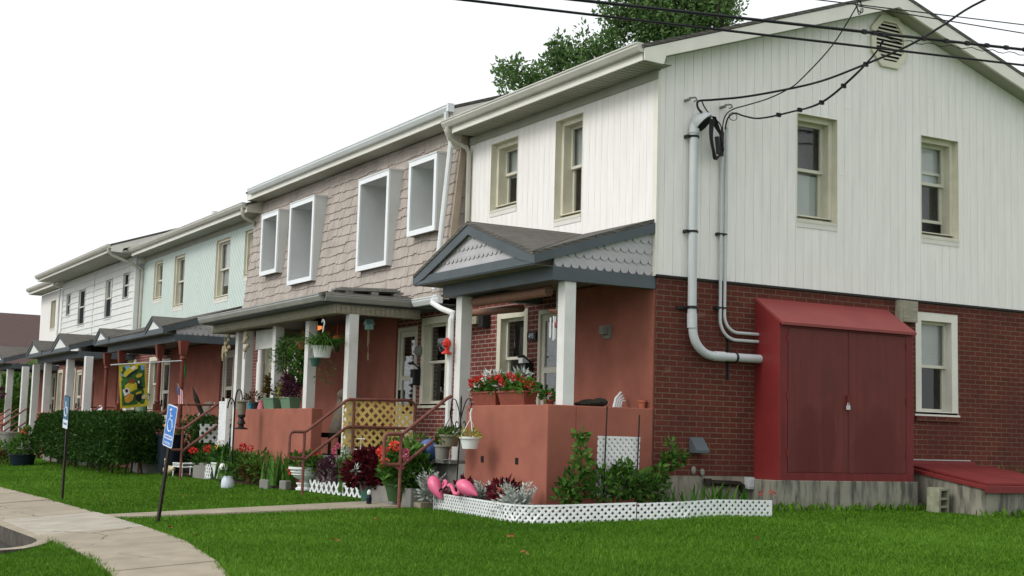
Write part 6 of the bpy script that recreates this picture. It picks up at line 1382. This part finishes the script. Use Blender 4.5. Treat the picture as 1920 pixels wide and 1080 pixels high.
patch('motif', [(.30, .54), (.52, .54), (.55, .63), (.44, .67), (.32, .62)], 'ban_brown', .011); patch('motif', [(.18, .50), (.30, .56), (.60, .56), (.64, .42), (.40, .36), (.2, .40)], 'ban_yel', .014); patch('motif', ov(.70, .56, .10, .10), 'ban_blk', .014); patch('motif', ov(.69, .57, .045, .05), 'pipe', .017); patch('motif', [(.62, .50), (.84, .46), (.84, .40), (.62, .42)], 'ban_blk', .016)
patch('motif', [(.10, .42), (.30, .46), (.36, .34), (.16, .27)], 'flagwhite', .017); patch('motif', [(.18, .42), (.27, .43), (.29, .36), (.20, .35)], 'ban_blk', .02); patch('motif', [(.15, .24), (.36, .33), (.50, .28), (.44, .17), (.28, .11), (.17, .14)], 'ban_org', .017); patch('motif', [(.56, .34), (.76, .36), (.80, .18), (.66, .11), (.56, .2)], 'ban_blk', .014); patch('motif', [(.56, .33), (.78, .36), (.78, .31), (.58, .28)], 'ban_yel', .017); patch('motif', ov(.87, .22, .1, .07, .4), 'fowl', .017)
q = thing('porch_planter', 'round green mossy post planter on the mint parapet', 'planter', (-1.55, 17.9, 1.0)); b = MB(); b.lathe((-1.75, 17.2, .85), [(.12, 0), (.14, .1), (.13, .42), (.15, .5)], 12); b.build('pot', M['planter_green'], q); bush('foliage', M['leaf_mix'], q, [((-1.75, 17.2, 1.4), (.14, .16, .08))], 60, .08, .5)
for y, l in ((24.6, 'white plastic chair by the near white post of the clapboard porch'), (23.4, 'white plastic chair back in the middle of the stair gap'), (21.0, 'white plastic chair back beside the mint porch')):
    q = thing('plastic_chair', l, 'chair', (-1.2, y, .33), 'white plastic chairs on the porches'); b = MB()
    for k in range(5): b.tube([(-1.3, y - .22 + .11 * k, .75), (-1.25, y - .22 + .11 * k, 1.05 + .05 * math.sin(k * .78)), (-1.2, y - .2 + .1 * k, 1.16 + .06 * math.sin(k * .78))], .022, 6)
    b.tube([(-1.2, y - .24, 1.1), (-1.19, y - .12, 1.22), (-1.19, y, 1.25), (-1.19, y + .12, 1.22), (-1.2, y + .24, 1.1)], .03, 6); b.build('backrest', M['plastic_w'], q, smooth=True); b = MB(); b.box(-1.35, -.85, y - .26, y + .26, .70, .75); b.build('seat', M['plastic_w'], q)
    for x, yy in ((-1.32, y - .23), (-.88, y - .23), (-1.32, y + .23), (-.88, y + .23)): b = MB(); b.box(x - .02, x + .02, yy - .02, yy + .02, .33, .70); b.build('leg', M['plastic_w'], q)
q = thing('small_wind_chime', 'tiny coloured wind chime by the mint porch wall', 'wind chime', (-1.0, 22.4, 2.4)); b = MB(); b.tube([(-1.0, 21.2, 2.72), (-1.0, 21.2, 1.9)], .004, 5); b.build('cord', M['drywood'], q); b = MB(); b.blob((-1, 21.2, 2.3), .05, .05, .08, 8, 6); b.blob((-1, 21.2, 2.05), .04, .05, .06, 8, 6); b.build('bead', M['flower_yel'], q)
b = MB(); b.tube([(-1.5, 23.0, .35), (-1.5, 22.95, 1.9)], .015, 6); one(b, 'garden_pole', M['postdark'], 'dark pole leaning in the mint porch stair', 'pole')

# ---- signs on the lawn edge
def street_sign(label, base, top, zrot, faces, lean, sheet_z, size, postlabel=None):
    q = thing('parking_sign', label, 'sign', base, 'parking signs along the sidewalk'); B = Vector(base); T = Vector(top); ax = (T - B).normalized()
    nrm = Vector((math.cos(zrot), math.sin(zrot), 0)); nrm = (nrm - ax * nrm.dot(ax)).normalized(); side = ax.cross(nrm)   # side points to the reader's right
    m3 = Matrix((side, nrm, ax)).transposed()
    b = MB(); L = (T - B).length + .25
    b.obox(B + ax * (L / 2 - .27) - nrm * .012, .05, .006, L, m3)
    for s_ in (-.026, .026): b.obox(B + ax * (L / 2 - .27) + side * s_ - nrm * .024, .006, .03, L, m3)
    b.build('post', M['postdark'], q)
    w, h = size; c = T - ax * (h / 2 + .0) + nrm * .004
    def panel(w, h, t0, t1, rr, name, mat):
        pts = []
        for cx, cy, a0 in ((w / 2 - rr, h / 2 - rr, 0), (-w / 2 + rr, h / 2 - rr, 90), (-w / 2 + rr, -h / 2 + rr, 180), (w / 2 - rr, -h / 2 + rr, 270)):
            for a in (0, 30, 60, 90): pts.append((cx + rr * math.cos(R(a0 + a)), cy + rr * math.sin(R(a0 + a))))
        b = MB(); b.prism([c + side * x + ax * y + nrm * t0 for x, y in pts], nrm * (t1 - t0)); return b.build(name, mat, q)
    panel(w, h, 0, .003, .03, 'plate', M[faces[1]]); panel(w - .03, h - .03, .003, .0045, .022, 'face', M[faces[0]])
    P = lambda x, y, o=.006: c + side * x + ax * y + nrm * o
    k = w / .305
    if faces[0] == 'signblue':
        b = MB(); r_ = .0095
        b.blob(P(-.018, .20), .022, .022, .022, 10, 8)
        b.tube([P(-.02, .175), P(-.015, .08), P(.05, .08), P(.085, -.005), P(.105, .004)], r_, 6)
        b.tube([P(-.015, .13), P(.04, .13)], r_ * .8, 6)
        b.tube([P(.01 + .082 * math.cos(a), .015 + .082 * math.sin(a)) for a in np.linspace(2.1, 5.9, 16)], r_, 6)
        b.build('wheelchair_symbol', M['signwhite'], q)
        b = MB(); b.prism([P(x, y, .0046) for x, y in ((-.125, -.115), (.125, -.115), (.125, -.168), (-.125, -.168))], nrm * .001); b.build('band', M['signwhite'], q)
        text('HANDICAP', .043, frame_m(P(0, -.142, .0065), side, ax), M['signblue'], q); text('PARKING', .052, frame_m(P(0, -.22, .006), side, ax), M['signwhite'], q)
    else:
        b = MB(); b.prism([P(x, y, .0046) for x, y in ((-.13, -.12), (.13, -.12), (.13, -.26), (-.13, -.26))], nrm * .001); b.build('band', M['signwhite'], q)
        b = MB(); b.tube([P(-.02, .175), P(-.015, .08), P(.05, .08), P(.085, -.005)], .012, 6); b.tube([P(.01 + .08 * math.cos(a), .015 + .08 * math.sin(a)) for a in np.linspace(2.1, 5.9, 14)], .012, 6); b.build('wheelchair_symbol', M['signwhite'], q)
        text('PARKING', .045, frame_m(P(0, -.19, .0065), side, ax), M['signteal'], q)
    return q
street_sign('leaning blue accessible parking sign on a dark post in the lawn by the walk', (-5.11, 3.60, -.50), (-5.03, 3.37, .985), R(-173), ('signblue', 'signwhite'), 0, 0, (.305, .53))
street_sign('dark teal accessible parking sign seen nearly edge-on farther along the sidewalk', (-5.13, 9.10, -.50), (-5.15, 8.94, 1.18), R(184), ('signteal', 'postdark'), 0, 0, (.305, .53))

# ---- hedge, left garden, trees, far buildings
hd = thing('hedge', 'long clipped dark green hedge in front of the mint and clapboard porches', 'hedge', (-2.3, 19, -.3))
n = 34000; T_ = RNG.random(n); Y0, Y1 = 15.0, 25.2
u_ = RNG.random(n) * 2 - 1; th = RNG.random(n) * 2 * PI
yy_ = Y0 + (Y1 - Y0) * T_; taper = np.clip(np.minimum((yy_ - Y0) / .5, (Y1 - yy_) / 2.6), 0, 1) ** .5
qa = RNG.random(n); qz = RNG.random(n) * 2 - 1; hw_ = (1 - np.abs(qz) ** 5) ** .3
ex = np.where(qa < .62, np.sign(RNG.random(n) - .5), RNG.random(n) * 2 - 1) * hw_; ez = np.where(qa > .8, .97, qz); ex = np.where(qa > .8, (RNG.random(n) * 2 - 1) * .95, ex)
rad = .80 + .20 * RNG.random(n) ** .5 + .05 * np.sin(yy_ * 3.1) + .03 * np.sin(yy_ * 9)
zc_ = .39 + .03 * np.sin(yy_ * 1.3); P_ = np.stack([-2.28 + .62 * ex * rad * taper, yy_, zc_ + .61 * ez * rad * np.where(ez < 0, .82, 1) * np.clip(taper * 1.1, 0, 1)], 1)
keep = P_[:, 2] > -.20 + .12 * np.sin(yy_ * 4.3) ** 2 + .42 * np.clip((yy_ - 21.6) / 2.2, 0, 1) ** 2
P_ = P_[keep]; D_ = np.stack([ex, RNG.normal(0, .5, n), ez + .5], 1)[keep] + RNG.normal(0, .5, (keep.sum(), 3))
P3 = np.stack([RNG.uniform(-2.8, -1.75, 5200), 15.0 + 1.3 * RNG.random(5200) ** 1.6, RNG.uniform(-.02, .94, 5200)], 1); P_ = np.concatenate([P_, P3]); D_ = np.concatenate([D_, RNG.normal(0, .6, P3.shape) + np.array([-.4, -.4, .3])])
P2 = np.stack([RNG.normal(-1.2, .14, 3200), RNG.uniform(13.3, 15.1, 3200), RNG.uniform(-.05, .97, 3200)], 1); P_ = np.concatenate([P_, P2]); D_ = np.concatenate([D_, RNG.normal(0, .6, P2.shape) + np.array([-.5, 0, .4])])
leaves('foliage', M['leaf_hedge'], hd, P_, D_, .065 * (.6 + .8 * RNG.random(len(P_))), .6, RNG.normal(.42, .22, len(P_)))
b = MB()
y = 15.5
while y < 23.2: b.tube([(-2.28 + random.uniform(-.2, .2), y, -.45), (-2.28 + random.uniform(-.3, .3), y + random.uniform(-.2, .2), .4)], [.03, .015], 6); y += random.uniform(.25, .6)
b.build('stem', M['bark'], hd, kind='stuff')
q = thing('white_garden_gate', 'bit of white wire edging showing through the foot of the hedge', 'garden edging', (-1.5, 16.4, -.2)); b = MB(); b.tube([(-1.7, 16.1, .1), (-1.7, 16.9, .1), (-1.7, 16.9, -.1), (-1.7, 16.1, -.1), (-1.7, 16.1, .1)], .03, 6); b.tube([(-1.7, 16.5, .15), (-1.7, 16.5, -.2)], .03, 6); b.build('frame', M['plastic_w'], q)
q = pot_plant('left_garden_pot', 'dark pot with a bushy green plant at the left end of the hedge', (-3.05, 23.6, -.33), .28, .34, .28, 'navy'); bush('foliage', M['leaf_mix'], q, [((-3.05, 23.6, .15), (.38, .42, .32)), ((-3.0, 23.4, .45), (.2, .25, .18))], 650, .1, .6, shell=.3); petals('bloom', M['flower_coral'], q, [(-3.1, 23.3, .55), (-3.05, 23.9, .5)], .06, 20, .05)
q = thing('left_flower_bed', 'low mixed flowers at the left edge of the lawn', 'flowers', (-3.4, 25.5, -.33)); bush('foliage', M['leaf_yel'], q, [((-3.5, 25.8, .15), (.3, .5, .3))], 240, .1, .5); bush('green_foliage', M['leaf_fern'], q, [((-3.3, 25.0, .0), (.35, .5, .25))], 300, .1, .5); bush('brown_foliage', M['leaf_brown'], q, [((-3.4, 24.9, -.15), (.3, .5, .15))], 160, .1, .5)
b = MB(); bowl(b, (-2.2, 30.2, .02), .26, .32, .42); b.lathe((-2.2, 30.2, .45), [(.34, 0), (.34, .04), (.05, .05)], 16); one(b, 'grey_bin', M['stone'], 'grey round bin with pale lid by the far stairs', 'bin')
q = thing('far_shrub', 'tall leafy shrub beyond the end of the row, seen through the far porch', 'shrub', (.2, 42, -.2)); bush('foliage', M['leaf_mix'], q, [((-.6, 41.5, 1.2), (1.4, 1.4, 1.5)), ((.6, 42.5, 1.6), (1.2, 1.2, 1.5)), ((-1.8, 42.5, .8), (1, 1, 1.1))], 2600, .24, .6, shell=.3)
q = thing('red_leaf_shrub', 'shrub with red tinged leaves at the far left porch', 'shrub', (-1.8, 35.5, 1.0)); bush('foliage', M['leaf_purple'], q, [((-1.9, 35.0, 1.75), (.25, .6, .25)), ((-1.9, 35.8, 1.6), (.2, .4, .2))], 260, .13, .6)
q = thing('brown_roofed_house', 'distant brick house with a big brown shingle roof beyond the row', 'house', (0, 52, 0)); b = MB(); b.prism([(-14, 47.2, 2.7), (-14, 52.0, 5.75), (-14, 56.8, 2.7), (-14, 56.8, 2.55), (-14, 52, 5.6), (-14, 47.2, 2.55)], (22, 0, 0)); b.build('roof', M['roof_far'], q); b = MB(); b.prism([(-13.6, 47.8, -.5), (-13.6, 47.8, 2.9), (-13.6, 52, 5.5), (-13.6, 56.2, 2.9), (-13.6, 56.2, -.5)], (21.2, 0, 0)); b.build('wall', M['brick_far'], q)
def tree(name, label, base, h, lobes, n, leaf, mat='leaf_tree', group=None, up=.5):
    q = thing(name, label, 'tree', base, group); b = MB(); x, y, z = base
    b.tube([(x, y, z - .3), (x + .1, y, z + h * .35), (x, y + .1, z + h * .7), (x, y, z + h * .95)], [h * .03, h * .024, h * .014, .03], 10); b.build('trunk', M['bark'], q, smooth=True)
    k = MB()
    for (c, r) in lobes[:24]:
        m_ = Vector((x, y, z + h * .45)).lerp(Vector(c), .5); m_.z -= .4
        k.tube([(x, y, z + h * .4 + .02 * c[2]), m_, Vector(c)], [.14, .08, .025], 6)
    k.build('limb', M['bark'], q)
    bush('crown', M[mat], q, lobes, n, leaf, .55, up=up, shell=.15, jit=.7); return q
random.seed(21)
lob = []
def sprig(c, r, k):
    for _ in range(k):
        a, e = random.uniform(0, 6.28), random.uniform(-.5, 1.4); d = Vector((math.cos(a) * math.cos(e), math.sin(a) * math.cos(e), math.sin(e)))
        s_ = random.uniform(.18, .34) * r + .12; p = Vector(c) + d * r * random.uniform(.45, 1.05); lob.append((tuple(p), (s_, s_, s_ * random.uniform(1.0, 1.9))))
for c, r, k in (((12.2, 15.9, 12.9), 1.35, 34), ((11.2, 16.4, 11.9), 1.15, 26), ((12.5, 15.6, 12.1), .95, 20), ((12.0, 15.9, 11.2), 1.2, 24), ((10.2, 16.9, 10.9), .85, 20), ((9.55, 17.3, 10.7), .72, 16), ((8.85, 17.75, 10.35), .55, 12), ((12.9, 15.4, 11.0), .6, 8), ((11.6, 16.2, 13.9), 1.1, 16), ((11, 16.6, 9.8), 1.2, 14), ((8.25, 18.2, 10.25), .6, 14), ((9.2, 17.6, 10.9), .5, 10)): sprig(c, r, k)
tree('backyard_tree', 'leafy green tree rising behind the roof of the end house', (11.6, 16.3, -.1), 12.6, lob, 26000, .125, up=.25)
lob = []; sprig((22.6, 12.3, 10.6), 1.3, 20); sprig((23.5, 11.8, 9.5), 1.4, 16); tree('edge_tree', 'dark tree top just showing past the right slope of the roof', (23.2, 12, -.1), 10.4, lob, 4200, .19)
lob = []
for x, y, z, r in ((-8.5, 96, 8.2, 2.2), (-5, 97, 8.0, 2.0), (-12, 97, 8.4, 2.4), (-1.5, 98, 7.6, 1.8)): sprig((x, y, z), r, 12)
tree('distant_tree', 'hazy distant tree tops above the brown roof', (-6, 97, -1), 8, lob, 3600, .5, 'leaf_mix')
# fallen leaves
q = None; b = MB()
pts = [(-3.2, 1.1), (-3.0, 2.4), (-4.1, 2.2), (-2.9, 5.6), (-3.6, 7.4), (-5.3, 2.2), (-5.35, 1.2), (-2.8, -1.4), (-4.4, -.6), (-1.0, -3.2), (-4.75, 7.9), (-3.3, -2.6)]
for i, (x, y) in enumerate(pts):
    P_ = np.array([[x, y, gz(x, y) + .035]] * 3) + RNG.normal(0, .012, (3, 3)) * np.array([1, 1, .2]); o = leaves('fallen_leaf', M['dead'], None, P_, RNG.normal(0, 1, (3, 3)) * np.array([1, 1, .15]), .055, .7, lay=(0, 0, 1)); tag(o, 'dry brown fallen leaf lying on the lawn', 'leaf', 'fallen leaves on the lawn')
# leafy weeds along the plinth and walls
q = thing('wall_weeds', 'fringe of grass and weeds along the foot of the concrete plinth and bulkhead', 'weeds', (3, -.7, -.15)); q2 = []
P_ = np.concatenate([np.stack([RNG.uniform(1.3, 4.3, 260), RNG.normal(-.62, .05, 260), np.full(260, -.13)], 1), np.stack([RNG.uniform(4.0, 6.6, 200), RNG.normal(-1.58, .06, 200), np.full(200, -.16)], 1), np.stack([RNG.uniform(.6, 1.5, 80), RNG.normal(-.3, .15, 80), np.full(80, -.12)], 1)])
leaves('leaf', M['grass'], q, P_, RNG.normal(0, .5, P_.shape) + np.array([0, 0, 1.0]), .10 * (.5 + RNG.random(len(P_))), .3, RNG.normal(.6, .2, len(P_)))
